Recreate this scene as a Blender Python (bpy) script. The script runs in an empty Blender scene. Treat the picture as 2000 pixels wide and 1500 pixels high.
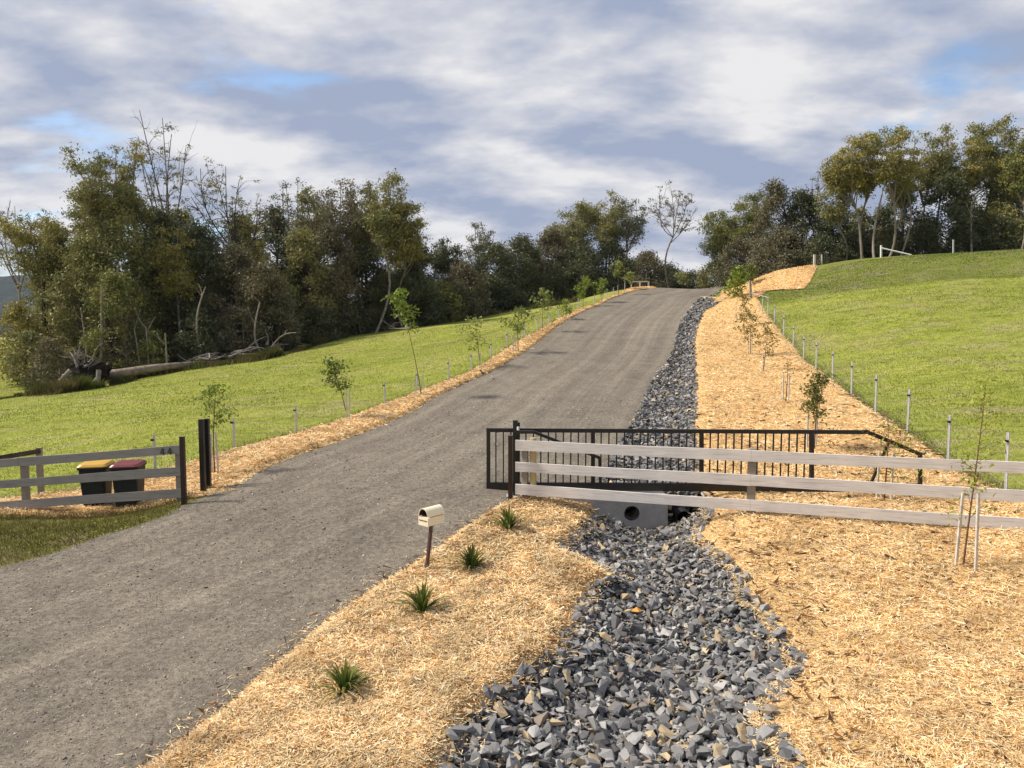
import bpy, math, random
import numpy as np
from mathutils import Vector

rng = np.random.default_rng(7)
random.seed(7)
SC = bpy.context.scene
COL = SC.collection

# ------------------------------------------------------------------ camera
FPX = 1450.0            # focal length in pixels of the 2000 px wide photograph
HOR = 640.0             # row of the horizon
CAMZ = 4.2
PITCH = math.atan((750.0 - HOR) / FPX)
cam_d = bpy.data.cameras.new('camera')
cam = bpy.data.objects.new('camera', cam_d)
COL.objects.link(cam)
cam.location = (0, 0, CAMZ)
cam.rotation_euler = (math.pi / 2 - PITCH, 0, 0)
cam_d.sensor_width = 36.0
cam_d.lens = 36.0 * FPX / 2000.0
cam_d.clip_start = 0.1
cam_d.clip_end = 20000.0
SC.camera = cam
SC.render.resolution_x = 1024
SC.render.resolution_y = 768

# ------------------------------------------------------------------ sun, sky, exposure
SUN_AZ = math.radians(-85.0)     # direction towards the sun, from +Y clockwise: left of the view
SUN_EL = math.radians(47.0)
sdir = Vector((math.sin(SUN_AZ) * math.cos(SUN_EL), math.cos(SUN_AZ) * math.cos(SUN_EL), math.sin(SUN_EL)))
sun_d = bpy.data.lights.new('sun', 'SUN')
sun_d.energy = 3.6
sun_d.angle = math.radians(7.0)
sun_d.color = (1.0, 0.91, 0.78)
sun = bpy.data.objects.new('sun', sun_d)
COL.objects.link(sun)
sun.rotation_euler = (-sdir).to_track_quat('-Z', 'Y').to_euler()
sun.location = (-30, -10, 40)

world = bpy.data.worlds.new('World')
SC.world = world
world.use_nodes = True


def build_world():
    nt = world.node_tree
    nt.nodes.clear()
    N = nt.nodes.new
    L = nt.links.new
    out = N('ShaderNodeOutputWorld')
    bg = N('ShaderNodeBackground')
    bg.inputs['Strength'].default_value = 0.10
    L(bg.outputs[0], out.inputs[0])
    sky = N('ShaderNodeTexSky')
    sky.sky_type = 'NISHITA'
    sky.sun_disc = False
    sky.sun_elevation = SUN_EL
    sky.sun_rotation = SUN_AZ
    sky.air_density = 1.0
    sky.dust_density = 0.6
    sky.ozone_density = 2.0
    tc = N('ShaderNodeTexCoord')
    sep = N('ShaderNodeSeparateXYZ')
    L(tc.outputs['Generated'], sep.inputs[0])

    def math_(op, a, b=None, clamp=False):
        m = N('ShaderNodeMath')
        m.operation = op
        m.use_clamp = clamp
        for i, v in enumerate((a, b)):
            if v is None:
                continue
            if isinstance(v, (int, float)):
                m.inputs[i].default_value = v
            else:
                L(v, m.inputs[i])
        return m.outputs[0]
    zc = math_('MAXIMUM', sep.outputs['Z'], 0.0)
    den = math_('ADD', zc, 0.26)
    cx = math_('DIVIDE', sep.outputs['X'], den)
    cy = math_('DIVIDE', sep.outputs['Y'], den)
    comb = N('ShaderNodeCombineXYZ')
    L(cx, comb.inputs[0])
    L(cy, comb.inputs[1])
    comb.inputs[2].default_value = 3.7

    def noise(scale, det, rough, dist, off, stretch=(1, 1, 1)):
        mp = N('ShaderNodeMapping')
        mp.inputs['Location'].default_value = off
        mp.inputs['Scale'].default_value = stretch
        L(comb.outputs[0], mp.inputs[0])
        n = N('ShaderNodeTexNoise')
        n.inputs['Scale'].default_value = scale
        n.inputs['Detail'].default_value = det
        n.inputs['Roughness'].default_value = rough
        n.inputs['Distortion'].default_value = dist
        L(mp.outputs[0], n.inputs['Vector'])
        return n.outputs['Fac']

    def ramp(fac, stops, interp='EASE'):
        r = N('ShaderNodeValToRGB')
        r.color_ramp.interpolation = interp
        els = r.color_ramp.elements
        while len(els) < len(stops):
            els.new(0.5)
        for e, (p, c) in zip(els, stops):
            e.position = p
            e.color = (c[0], c[1], c[2], 1) if not isinstance(c, (int, float)) else (c, c, c, 1)
        L(fac, r.inputs[0])
        return r.outputs[0]
    n1 = noise(1.2, 6, 0.5, 0.1, (7.30, 5.00, 0), (0.85, 1.1, 1))
    n2 = noise(3.6, 6, 0.52, 0.1, (3.1, 0.3, 0), (0.85, 1.1, 1))
    cover = math_('ADD', math_('MULTIPLY', n1, 0.58), math_('MULTIPLY', n2, 0.42))
    mask = ramp(cover, [(0.345, 0.0), (0.43, 1.0)])
    # lit flanks: the cloud field against itself shifted towards the sun
    n3 = noise(2.2, 7, 0.53, 0.1, (17.10, 0.10, 0), (0.8, 1.15, 1))
    n3b = noise(2.2, 7, 0.53, 0.1, (16.98, 0.16, 0), (0.8, 1.15, 1))
    n4 = noise(5.5, 7, 0.58, 0.1, (1.9, 4.4, 0), (0.85, 1.15, 1))
    n5 = noise(0.9, 3, 0.5, 0.1, (7.2, 2.1, 0), (0.9, 1.1, 1))
    flank = math_('MULTIPLY', math_('SUBTRACT', n3, n3b), 0.9)
    shade = math_('ADD', math_('ADD', math_('ADD', math_('MULTIPLY', n3, 0.50), math_('MULTIPLY', n4, 0.30)), math_('MULTIPLY', n5, 0.20)), flank)
    # cloud radiance: blue-grey bases to white tops (divided by the background strength)
    cc = ramp(shade, [(0.35, (2.05, 2.4, 3.25)), (0.45, (2.8, 3.02, 3.65)), (0.54, (3.65, 3.73, 4.12)), (0.66, (4.9, 4.85, 4.9))], 'LINEAR')
    mix = N('ShaderNodeMixRGB')
    L(mask, mix.inputs[0])
    L(sky.outputs[0], mix.inputs[1])
    L(cc, mix.inputs[2])
    L(mix.outputs[0], bg.inputs['Color'])


build_world()
SC.view_settings.view_transform = 'Standard'
SC.view_settings.look = 'None'
SC.view_settings.exposure = 0.80
SC.view_settings.gamma = 1.0
SC.view_settings.use_curve_mapping = False
SC.cycles.use_denoising = True
SC.cycles.max_bounces = 6
SC.cycles.diffuse_bounces = 3
SC.cycles.transparent_max_bounces = 8


# ------------------------------------------------------------------ pixel <-> place
CP, SP = math.cos(PITCH), math.sin(PITCH)


def ray(px, py):
    a = (px - 1000.0) / FPX
    b = -(py - 750.0) / FPX
    return np.array([a, CP + b * SP, -SP + b * CP])


def P(px, py, d):
    r = ray(px, py)
    t = d / r[1]
    return np.array([r[0] * t, d, CAMZ + r[2] * t])


# ------------------------------------------------------------------ terrain: a thin plate through measured points
ZR = np.array([(-40, -.6), (0, -.1), (7, -.03), (10, .02), (12.3, .12), (14, .32), (15.4, .48), (17, .58), (20.4, .75), (23.4, .9), (26, 1.05),
               (29, 1.25), (33, 1.6), (36.7, 2.05), (40, 2.5), (43.7, 3.0), (47, 3.5), (51, 3.95), (54, 4.4), (57, 4.85),
               (60.5, 5.35), (65, 5.9), (69, 6.5), (75, 7.3), (79, 7.85), (84, 8.5), (88, 8.88), (95, 9.1), (105, 9.1), (120, 9.0)])


def zr(d):
    return np.interp(d, ZR[:, 0], ZR[:, 1])


ctl = []
B1PX = [(1282, 562.5), (1222, 573), (1180, 591), (1132, 612), (1090, 636), (1060, 660), (1024, 687), (970, 720), (910, 747), (850, 774),
        (814, 798), (740, 832), (660, 862), (600, 882), (540, 902), (480, 930), (440, 952), (425, 962)]
B2PX = [(1408, 563.5), (1379, 581), (1350, 603), (1335, 621.5), (1322, 650), (1316, 681), (1300, 712), (1278, 737), (1263, 769), (1250, 800),
        (1232, 835), (1210, 870), (1195, 900), (1172, 940), (1150, 960)]
for poly in (B1PX, B2PX):
    pa = np.array(sorted(poly, key=lambda q: q[1]))
    for d in (17, 20, 24, 29, 34, 39, 44, 50, 57, 65, 74, 82, 88):
        z = zr(d)
        py = HOR + (CAMZ - z) * FPX / d
        px = np.interp(py, pa[:, 1], pa[:, 0])
        ctl.append(((px - 1000) / FPX * d, d, z))
for px, py, d in [(458, 881, 20.4), (579, 849, 23.6), (752, 791, 29), (813, 769, 31.8), (876, 745, 34.6), (921, 727, 37), (991, 681, 43.7),
                  (1049, 648, 51), (1091, 623, 57.5), (1129, 605, 64), (1160, 595, 69), (1198, 579, 78), (1220, 566, 84)]:
    ctl.append(tuple(P(px, py, d)))
# the bank and wire fence on the gate side
for px, py, d in [(1965, 962, 15.6), (1852, 903, 18.8), (1772, 845, 22), (1710, 805, 25.5), (1663, 772, 29), (1626, 742, 33), (1594, 721, 36),
                  (1570, 703, 40), (1530, 656, 46.5), (1513, 631, 50), (1500, 618, 54), (1488, 610, 57), (1478, 580, 62), (1500, 569, 63), (1560, 566, 65),
                  (1595, 519, 79), (1520, 531, 79), (1480, 548, 79), (1440, 572, 79), (1425, 584, 74),
                  (2000, 860, 20), (2000, 700, 33), (2000, 600, 46), (2000, 545, 58), (2000, 487, 73), (1800, 498, 75), (1700, 505, 76), (1640, 511, 78),
                  (1700, 600, 51), (1700, 560, 60), (1850, 700, 34), (1850, 540, 60), (2400, 600, 45), (2400, 470, 70), (2400, 860, 20),
                  (1474, 1015, 14.2), (2000, 1044, 12.9), (1600, 975, 16.1), (1798, 978, 15.95)]:
    ctl.append(tuple(P(px, py, d)))
# the paddock falling away on the other side
for px, py, d in [(22, 1004, 16.3), (0, 900, 24), (0, 820, 36), (0, 775, 52), (170, 762, 58), (300, 830, 26), (300, 765, 44), (450, 742, 48), (600, 752, 40),
                  (600, 700, 58), (750, 702, 52), (750, 660, 70), (900, 662, 62), (900, 632, 80), (1050, 614, 82), (1050, 601, 95), (1150, 587, 100),
                  (400, 714, 64), (560, 690, 68), (-400, 800, 50), (-400, 930, 22), (100, 730, 75), (-300, 740, 80)]:
    ctl.append(tuple(P(px, py, d)))
ctl += [tuple(P(200, 997, 16.6)), tuple(P(285, 994, 16.5)), tuple(P(120, 1000, 16.5))]
for q in [(-7, 15.5, .5), (-7.2, 14.6, .38), (-10, 14, .1), (-9, 12, .02), (-12, 10, 0), (-5, 12, .12), (-2, 12, .12), (-2, 9, .0), (-5, 8, -.02), (0, 13.5, .3),
          (0, 10, .05), (2, 10, .05), (5, 10, .12), (2, 7, 0), (6, 6, .1), (8, 9, .25), (10, 10.5, .4), (6.5, 11.5, .3), (2.2, 13, .25), (4.5, 12.2, .3), (1.7, 15.2, .22), (3.9, 15.3, .34), (2.6, 14.7, .2),
          (0.2, 15.4, .52), (3.0, 17.5, .62), (5.2, 16.5, .52), (0, 3, -.1), (-10, 3, -.1), (12, 4, .4), (0, -20, -.4), (-25, -10, -.8), (25, -10, .6),
          (-60, 110, 1.5), (-100, 80, -2), (-20, 130, 6), (-60, 140, 2), (20, 110, 9.1), (30, 130, 9.0), (45, 100, 11.3), (70, 100, 12.5), (70, 130, 11),
          (60, 60, 11.8), (10, 140, 8), (-100, 140, 0), (100, 140, 10), (100, 80, 14), (80, 30, 8), (40, 15, 3.5), (-60, 20, -1.6), (-60, 50, -1.8)]:
    ctl.append(q)
ctl = np.array(ctl, float)
SCL = 40.0


def tps_fit(pts, lam):
    X = pts[:, :2] / SCL
    n = len(X)
    r2 = ((X[:, None] - X[None]) ** 2).sum(-1)
    K = np.where(r2 > 0, r2 * np.log(r2 + 1e-12), 0) + lam * np.eye(n)
    Q = np.c_[np.ones(n), X]
    A = np.block([[K, Q], [Q.T, np.zeros((3, 3))]])
    s = np.linalg.solve(A, np.r_[pts[:, 2], np.zeros(3)])
    return X, s[:n], s[n:]


TX, TW, TA = tps_fit(ctl, 3e-4)


def T(x, y):
    x = np.asarray(x, float)
    y = np.asarray(y, float)
    shp = np.broadcast(x, y).shape
    xf = np.broadcast_to(x, shp).ravel()
    yf = np.broadcast_to(y, shp).ravel()
    out = np.empty(len(xf))
    for i in range(0, len(xf), 20000):
        q = np.c_[xf[i:i + 20000], yf[i:i + 20000]] / SCL
        r2 = ((q[:, None] - TX[None]) ** 2).sum(-1)
        out[i:i + 20000] = (np.where(r2 > 0, r2 * np.log(r2 + 1e-12), 0) @ TW) + TA[0] + q @ TA[1:]
    dist = np.hypot(xf - 0, yf - 55)
    w = np.clip((dist - 100) / 80, 0, 1)
    w = w * w * (3 - 2 * w)
    out = np.clip(out, -6, 20)
    out = out * (1 - w) + w * (-4.0 + 0.0 * xf)
    return out.reshape(shp)


def G(px, py, dmin=4.0, dmax=130.0):
    """first point of the ground hit by the ray of a pixel"""
    r = ray(px, py)
    d = np.concatenate([np.arange(dmin, 40, .1), np.arange(40, dmax, .25)])
    x = r[0] / r[1] * d
    zz = CAMZ + r[2] / r[1] * d
    g = zz - T(x, d)
    neg = np.where(g <= 0)[0]
    if len(neg) and neg[0] > 0:
        i = neg[0]
        t = g[i - 1] / (g[i - 1] - g[i])
        dd = d[i - 1] + t * (d[i] - d[i - 1])
    elif len(neg):
        dd = d[0]
    else:
        dd = d[np.argmin(np.abs(g))]
    xx = r[0] / r[1] * dd
    return np.array([xx, dd, float(T(xx, dd))])


# ------------------------------------------------------------------ helpers
def vnoise(x, y, s=1.0, seed=0):
    x = np.asarray(x, float) * s + seed * 17.31
    y = np.asarray(y, float) * s + seed * 9.77
    xi = np.floor(x)
    yi = np.floor(y)
    fx = x - xi
    fy = y - yi
    fx = fx * fx * (3 - 2 * fx)
    fy = fy * fy * (3 - 2 * fy)

    def h(a, b):
        v = np.sin(a * 127.1 + b * 311.7) * 43758.5453
        return v - np.floor(v)
    return (h(xi, yi) * (1 - fx) + h(xi + 1, yi) * fx) * (1 - fy) + (h(xi, yi + 1) * (1 - fx) + h(xi + 1, yi + 1) * fx) * fy


def fbm(x, y, s=1.0, o=4, seed=0):
    a, v, t = 1.0, 0.0, 0.0
    for i in range(o):
        v = v + a * vnoise(x, y, s * 2 ** i, seed + i)
        t += a
        a *= .5
    return v / t


def mesh_np(name, V, F, mat=None, col=None, uv=None, smooth=False, loopcol=False):
    """V (n,3), F (m,k) one polygon size"""
    V = np.ascontiguousarray(V, np.float32)
    F = np.ascontiguousarray(F, np.int32)
    me = bpy.data.meshes.new(name)
    m, k = F.shape
    me.vertices.add(len(V))
    me.vertices.foreach_set('co', V.ravel())
    me.loops.add(m * k)
    me.loops.foreach_set('vertex_index', F.ravel())
    me.polygons.add(m)
    me.polygons.foreach_set('loop_start', np.arange(0, m * k, k, dtype=np.int32))
    me.polygons.foreach_set('loop_total', np.full(m, k, np.int32))
    me.polygons.foreach_set('use_smooth', np.full(m, bool(smooth)))
    me.update(calc_edges=True)
    if col is not None:
        at = me.color_attributes.new('tint', 'FLOAT_COLOR', 'POINT')
        c = np.ones((len(V), 4), np.float32)
        c[:, :3] = col
        at.data.foreach_set('color', c.ravel())
    if uv is not None:
        ul = me.uv_layers.new(name='strip')
        ul.data.foreach_set('uv', np.ascontiguousarray(uv, np.float32)[F.ravel()].ravel())
    if mat:
        me.materials.append(mat)
    return me


def link(name, me, parent=None, loc=None):
    o = bpy.data.objects.new(name, me)
    COL.objects.link(o)
    if parent is not None:
        o.parent = parent
    if loc is not None:
        o.location = loc
    return o


def tag(o, label=None, cat=None, group=None, kind=None):
    if label:
        o['label'] = label
    if cat:
        o['category'] = cat
    if group:
        o['group'] = group
    if kind:
        o['kind'] = kind
    return o


def empty(name, loc):
    o = bpy.data.objects.new(name, None)
    COL.objects.link(o)
    o.location = [float(v) for v in loc]
    o.empty_display_size = .2
    return o


class MB:
    """collects pieces of one mesh; coordinates in world, built relative to an origin"""

    def __init__(self):
        self.v, self.f, self.n = [], [], 0
        self.c = []

    def add(self, V, F, col=None):
        V = np.asarray(V, float)
        self.v.append(V)
        for f in F:
            self.f.append([int(i) + self.n for i in f])
        self.n += len(V)
        self.c.append(np.tile(col if col is not None else (1, 1, 1), (len(V), 1)))
        return self

    def beam(self, p, q, w, h, up=(0, 0, 1), bev=0.0):
        p = np.array(p, float)
        q = np.array(q, float)
        a = q - p
        L_ = np.linalg.norm(a)
        a = a / L_
        up = np.array(up, float)
        s = np.cross(a, up)
        if np.linalg.norm(s) < 1e-4:
            s = np.cross(a, (1, 0, 0))
        s /= np.linalg.norm(s)
        u = np.cross(s, a)
        if bev <= 0:
            prof = [(-w / 2, -h / 2), (w / 2, -h / 2), (w / 2, h / 2), (-w / 2, h / 2)]
        else:
            b = bev
            prof = [(-w / 2 + b, -h / 2), (w / 2 - b, -h / 2), (w / 2, -h / 2 + b), (w / 2, h / 2 - b), (w / 2 - b, h / 2), (-w / 2 + b, h / 2),
                    (-w / 2, h / 2 - b), (-w / 2, -h / 2 + b)]
        k = len(prof)
        V = [p + s * x + u * y for x, y in prof] + [q + s * x + u * y for x, y in prof]
        F = [[i, (i + 1) % k, k + (i + 1) % k, k + i] for i in range(k)] + [list(range(k))[::-1], list(range(k, 2 * k))]
        return self.add(V, F)

    def tube(self, pts, rad, n=6, cap=True, col=None):
        pts = np.array(pts, float)
        rad = np.broadcast_to(np.asarray(rad, float), (len(pts),))
        V, F = [], []
        prev = None
        for i, p in enumerate(pts):
            a = pts[min(i + 1, len(pts) - 1)] - pts[max(i - 1, 0)]
            a = a / (np.linalg.norm(a) + 1e-9)
            if prev is None:
                s = np.cross(a, (0.31, 0.95, 0.1) if abs(a[1]) < .9 else (1, 0, 0))
            else:
                s = prev - a * np.dot(prev, a)
            s /= np.linalg.norm(s) + 1e-9
            prev = s
            t = np.cross(a, s)
            for j in range(n):
                th = 2 * math.pi * j / n
                V.append(p + rad[i] * (math.cos(th) * s + math.sin(th) * t))
        for i in range(len(pts) - 1):
            for j in range(n):
                F.append([i * n + j, i * n + (j + 1) % n, (i + 1) * n + (j + 1) % n, (i + 1) * n + j])
        if cap:
            F.append(list(range(n))[::-1])
            F.append(list(range((len(pts) - 1) * n, len(pts) * n)))
        return self.add(V, F, col)

    def build(self, name, mat, parent=None, smooth=False, color=False):
        V = np.concatenate(self.v)
        if parent is not None:
            org = np.array(parent.matrix_world.translation if parent.parent is None else parent.location, float)
            org = world_org(parent)
            V = V - org
        me = bpy.data.meshes.new(name)
        me.from_pydata(V.tolist(), [], self.f)
        me.polygons.foreach_set('use_smooth', np.full(len(me.polygons), bool(smooth)))
        if color:
            at = me.color_attributes.new('tint', 'FLOAT_COLOR', 'POINT')
            c = np.ones((len(V), 4), np.float32)
            c[:, :3] = np.concatenate(self.c)
            at.data.foreach_set('color', c.ravel())
        me.materials.append(mat)
        me.update()
        return link(name, me, parent)


def world_org(o):
    v = np.zeros(3)
    while o is not None:
        v = v + np.array(o.location)
        o = o.parent
    return v


# ------------------------------------------------------------------ materials
MATS = {}


class NT:
    def __init__(self, name):
        m = bpy.data.materials.new(name)
        m.use_nodes = True
        self.m = m
        self.nt = m.node_tree
        self.bsdf = self.nt.nodes['Principled BSDF']
        MATS[name] = m

    def n(self, t, **kw):
        nd = self.nt.nodes.new(t)
        for k, v in kw.items():
            setattr(nd, k, v)
        return nd

    def l(self, a, b):
        self.nt.links.new(a, b)

    def noise(self, scale, det=4, rough=.55, dist=0.0, vec=None, mapping=None):
        n = self.n('ShaderNodeTexNoise')
        n.inputs['Scale'].default_value = scale
        n.inputs['Detail'].default_value = det
        n.inputs['Roughness'].default_value = rough
        n.inputs['Distortion'].default_value = dist
        if vec is None:
            vec = self.n('ShaderNodeTexCoord').outputs['Object']
        if mapping:
            mp = self.n('ShaderNodeMapping')
            mp.inputs['Scale'].default_value = mapping
            self.l(vec, mp.inputs[0])
            vec = mp.outputs[0]
        self.l(vec, n.inputs['Vector'])
        return n.outputs['Fac']

    def ramp(self, fac, stops):
        r = self.n('ShaderNodeValToRGB')
        els = r.color_ramp.elements
        while len(els) < len(stops):
            els.new(.5)
        for e, (p, c) in zip(els, stops):
            e.position = p
            e.color = (*c, 1) if not isinstance(c, (int, float)) else (c, c, c, 1)
        self.l(fac, r.inputs[0])
        return r.outputs[0]

    def mix(self, fac, a, b, mode='MIX'):
        m = self.n('ShaderNodeMixRGB', blend_type=mode)
        for i, v in enumerate((fac, a, b)):
            if isinstance(v, (int, float)):
                m.inputs[i].default_value = v
            elif isinstance(v, tuple):
                m.inputs[i].default_value = (*v, 1)
            else:
                self.l(v, m.inputs[i])
        return m.outputs[0]

    def bump(self, h, strength=.4, dist=.02):
        b = self.n('ShaderNodeBump')
        b.inputs['Strength'].default_value = strength
        b.inputs['Distance'].default_value = dist
        self.l(h, b.inputs['Height'])
        self.l(b.outputs[0], self.bsdf.inputs['Normal'])

    def col(self, c):
        if isinstance(c, tuple):
            self.bsdf.inputs['Base Color'].default_value = (*c, 1)
        else:
            self.l(c, self.bsdf.inputs['Base Color'])
        return self

    def rough(self, v, spec=.3):
        self.bsdf.inputs['Roughness'].default_value = v
        self.bsdf.inputs['Specular IOR Level'].default_value = spec
        return self


def simple(name, c, rough=.6, var=.25, scale=12, spec=.3, metal=0.0, bump=0.0):
    t = NT(name)
    f = t.noise(scale, 5)
    lo = tuple(v * (1 - var) for v in c)
    hi = tuple(min(1, v * (1 + var)) for v in c)
    t.col(t.ramp(f, [(.3, lo), (.7, hi)])).rough(rough, spec)
    t.bsdf.inputs['Metallic'].default_value = metal
    if bump:
        t.bump(f, bump, .01)
    return t.m


def tinted(name, rough=.7, transl=0.0, spec=.2, var=.25, scale=30, vary=True):
    t = NT(name)
    a = t.n('ShaderNodeAttribute', attribute_name='tint')
    c = a.outputs['Color']
    if vary:
        f = t.noise(scale, 3)
        c = t.mix(1.0, c, t.ramp(f, [(.3, 1 - var), (.7, 1.0)]), 'MULTIPLY')
    t.col(c).rough(rough, spec)
    if transl > 0:
        tr = t.n('ShaderNodeBsdfTranslucent')
        t.l(c, tr.inputs['Color'])
        ms = t.n('ShaderNodeMixShader')
        ms.inputs[0].default_value = transl
        out = t.nt.nodes['Material Output']
        t.l(t.bsdf.outputs[0], ms.inputs[1])
        t.l(tr.outputs[0], ms.inputs[2])
        t.l(ms.outputs[0], out.inputs['Surface'])
    return t.m


M_leaf = tinted('eucalypt_leaf', .55, .22, .25, vary=False)
M_straw = tinted('mulch_straw', .75, .12, .15, vary=False)
M_blade = tinted('grass_blade', .6, .3, .15, vary=False)
M_stone = tinted('broken_stone', .68, 0, .35, var=.35, scale=28)
M_pebble = tinted('road_pebble', .85, 0, .2, vary=False)
M_bark = simple('gum_bark', (.20, .165, .13), .85, .45, 3.0, .15)
M_bark_pale = simple('pale_gum_bark', (.25, .215, .175), .8, .35, 2.0, .15)
M_bark_dark = simple('dark_bark', (.07, .055, .045), .9, .4, 4.0, .1)
M_deadwood = simple('grey_deadwood', (.21, .185, .16), .85, .35, 3.0, .1)
M_twig = simple('sapling_bark', (.13, .065, .04), .7, .3, 10)
M_stake = simple('weathered_stake', (.52, .48, .43), .8, .25, 14)
M_steel = simple('galvanised_steel', (.50, .51, .52), .5, .12, 20, .5, .3)
M_wire = simple('fence_wire', (.36, .37, .37), .5, .1, 20, .5, .4)
M_black = simple('black_paint', (.012, .011, .011), .38, .2, 25, .5)
M_pipe = simple('grey_drain_pipe', (.16, .14, .125), .7, .4, 12, .3)
M_cap = simple('black_plastic', (.015, .015, .015), .5, .2, 25, .4)
M_darkbrown = simple('dark_bronze_paint', (.026, .013, .010), .4, .25, 25, .45)
M_bin = simple('bin_plastic', (.022, .028, .027), .6, .2, 20, .25)
M_lid_y = simple('yellow_lid', (.50, .30, .03), .4, .1, 15, .5)
M_lid_r = simple('dark_red_lid', (.14, .016, .02), .4, .15, 15, .5)
M_white = simple('white_plastic', (.7, .7, .68), .45, .05, 15, .4)
M_cream = simple('cream_sheet_steel', (.78, .70, .52), .38, .05, 15, .5)
M_mailpost = simple('brown_steel', (.075, .04, .036), .4, .2, 25, .5)
M_earth = simple('dark_root_earth', (.02, .016, .013), .95, .5, 3, .1, bump=.6)
M_birddark = simple('bird_plumage', (.045, .033, .026), .7, .4, 60)
M_birdpale = simple('bird_pale_plumage', (.42, .36, .30), .7, .3, 60)
M_digit = simple('dark_number_plate', (.045, .045, .05), .5, .2, 30)
M_paintpost = simple('white_painted_post', (.72, .72, .70), .6, .08, 20)


def wood_mat(name, c, knots=True):
    t = NT(name)
    g = t.noise(6, 8, .6, .4, mapping=(.35, .35, 9))
    f = t.noise(2.2, 3)
    base = t.ramp(g, [(.3, tuple(v * .42 for v in c)), (.46, c), (.7, tuple(min(1, v * 1.3) for v in c))])
    base = t.mix(.5, base, t.ramp(f, [(.3, tuple(v * .8 for v in c)), (.7, (c[0] * 1.15, c[1] * 1.1, c[2] * 1.05))]), 'MIX')
    t.col(base).rough(.85, .15)
    t.bump(g, .35, .006)
    return t.m


M_rail = wood_mat('weathered_grey_rail', (.64, .62, .605))
M_rail_dark = wood_mat('dark_grey_rail', (.26, .245, .235))  # darker copy of the rail timber, for the fence by the bins
M_post = wood_mat('weathered_timber_post', (.27, .235, .20))
M_pine = wood_mat('treated_pine', (.42, .34, .17))


def concrete():
    t = NT('concrete')
    f = t.noise(5, 6)
    g = t.noise(70, 3)
    c = t.mix(.35, t.ramp(f, [(.3, (.26, .255, .25)), (.7, (.40, .395, .385))]), t.ramp(g, [(.3, (.2, .2, .2)), (.7, (.42, .42, .41))]))
    t.col(c).rough(.85, .2)
    t.bump(g, .2, .004)
    return t.m


M_concrete = concrete()


def grass_mat():
    t = NT('pasture_grass')
    a = t.noise(.09, 4, .55)
    b = t.noise(.5, 5, .6, .2, mapping=(1, 1.6, 1))
    c = t.noise(7, 6, .7)
    base = t.ramp(a, [(.3, (.20, .235, .036)), (.5, (.29, .32, .05)), (.68, (.37, .37, .08))])
    pat = t.ramp(b, [(.28, (.16, .185, .03)), (.5, (.29, .32, .05)), (.75, (.42, .38, .15))])
    col = t.mix(.62, base, pat)
    # dry, thin patches and darker clumps of clover
    dry = t.noise(.42, 5, .6, .3, mapping=(.75, 1.5, 1))
    col = t.mix(t.ramp(dry, [(.53, 0.0), (.66, .75)]), col, (.37, .315, .175))
    clump = t.noise(2.3, 4, .6, .2, mapping=(.8, 1.3, 1))
    col = t.mix(.8, col, t.ramp(clump, [(.36, .58), (.52, 1.0)]), 'MULTIPLY')
    col = t.mix(.55, col, t.ramp(c, [(.3, .35), (.7, 1.0)]), 'MULTIPLY')
    # the sward is multiplied darker in a band near the top of the hill
    p0, p1 = G(1600, 577), G(2000, 541)
    sl = (p1[1] - p0[1]) / (p1[0] - p0[0])
    sp = t.n('ShaderNodeSeparateXYZ')
    t.l(t.n('ShaderNodeTexCoord').outputs['Object'], sp.inputs[0])
    m1 = t.n('ShaderNodeMath', operation='MULTIPLY_ADD')
    t.l(sp.outputs['X'], m1.inputs[0])
    m1.inputs[1].default_value = -sl
    t.l(sp.outputs['Y'], m1.inputs[2])
    m2 = t.n('ShaderNodeMath', operation='GREATER_THAN')
    t.l(m1.outputs[0], m2.inputs[0])
    m2.inputs[1].default_value = p0[1] - sl * p0[0]
    m3 = t.n('ShaderNodeMath', operation='GREATER_THAN')
    t.l(sp.outputs['X'], m3.inputs[0])
    m3.inputs[1].default_value = 15.0
    m4 = t.n('ShaderNodeMath', operation='MULTIPLY')
    t.l(m2.outputs[0], m4.inputs[0])
    t.l(m3.outputs[0], m4.inputs[1])
    col = t.mix(m4.outputs[0], col, t.mix(1.0, col, (.66, .68, .75), 'MULTIPLY'))
    t.col(col).rough(.9, .1)
    t.bump(c, .6, .06)
    return t.m


M_grass = grass_mat()


def road_mat():
    t = NT('gravel_road')
    uv = t.n('ShaderNodeTexCoord').outputs['UV']
    streak = t.noise(1.0, 5, .55, .15, vec=uv, mapping=(13, .22, 1))
    patch = t.noise(.33, 4, .55)
    patch2 = t.noise(1.3, 5, .6, .3)
    fine = t.noise(38, 4, .7)
    grit = t.noise(120, 3, .75)
    track = t.noise(1.0, 4, .6, .05, vec=uv, mapping=(17, .035, 1))
    base = t.ramp(patch, [(.30, (.142, .126, .106)), (.66, (.225, .198, .163))])
    base = t.mix(.45, base, t.ramp(streak, [(.30, (.105, .092, .076)), (.5, (.20, .174, .14)), (.66, (.36, .312, .245))]))
    base = t.mix(.24, base, t.ramp(track, [(.34, (.095, .084, .07)), (.5, (.20, .174, .14)), (.63, (.40, .35, .28))]))
    base = t.mix(.30, base, t.ramp(patch2, [(.3, (.095, .084, .07)), (.7, (.30, .26, .207))]))
    mid = t.noise(11, 4, .65)
    base = t.mix(.7, base, t.ramp(mid, [(.34, .55), (.66, 1.35)]), 'MULTIPLY')
    base = t.mix(.85, base, t.ramp(fine, [(.3, .42), (.72, 1.45)]), 'MULTIPLY')
    base = t.mix(.7, base, t.ramp(grit, [(.3, .35), (.7, 1.5)]), 'MULTIPLY')
    t.col(base).rough(.95, .1)
    b = t.mix(.5, fine, grit)
    t.bump(b, .7, .02)
    return t.m


M_road = road_mat()


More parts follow.
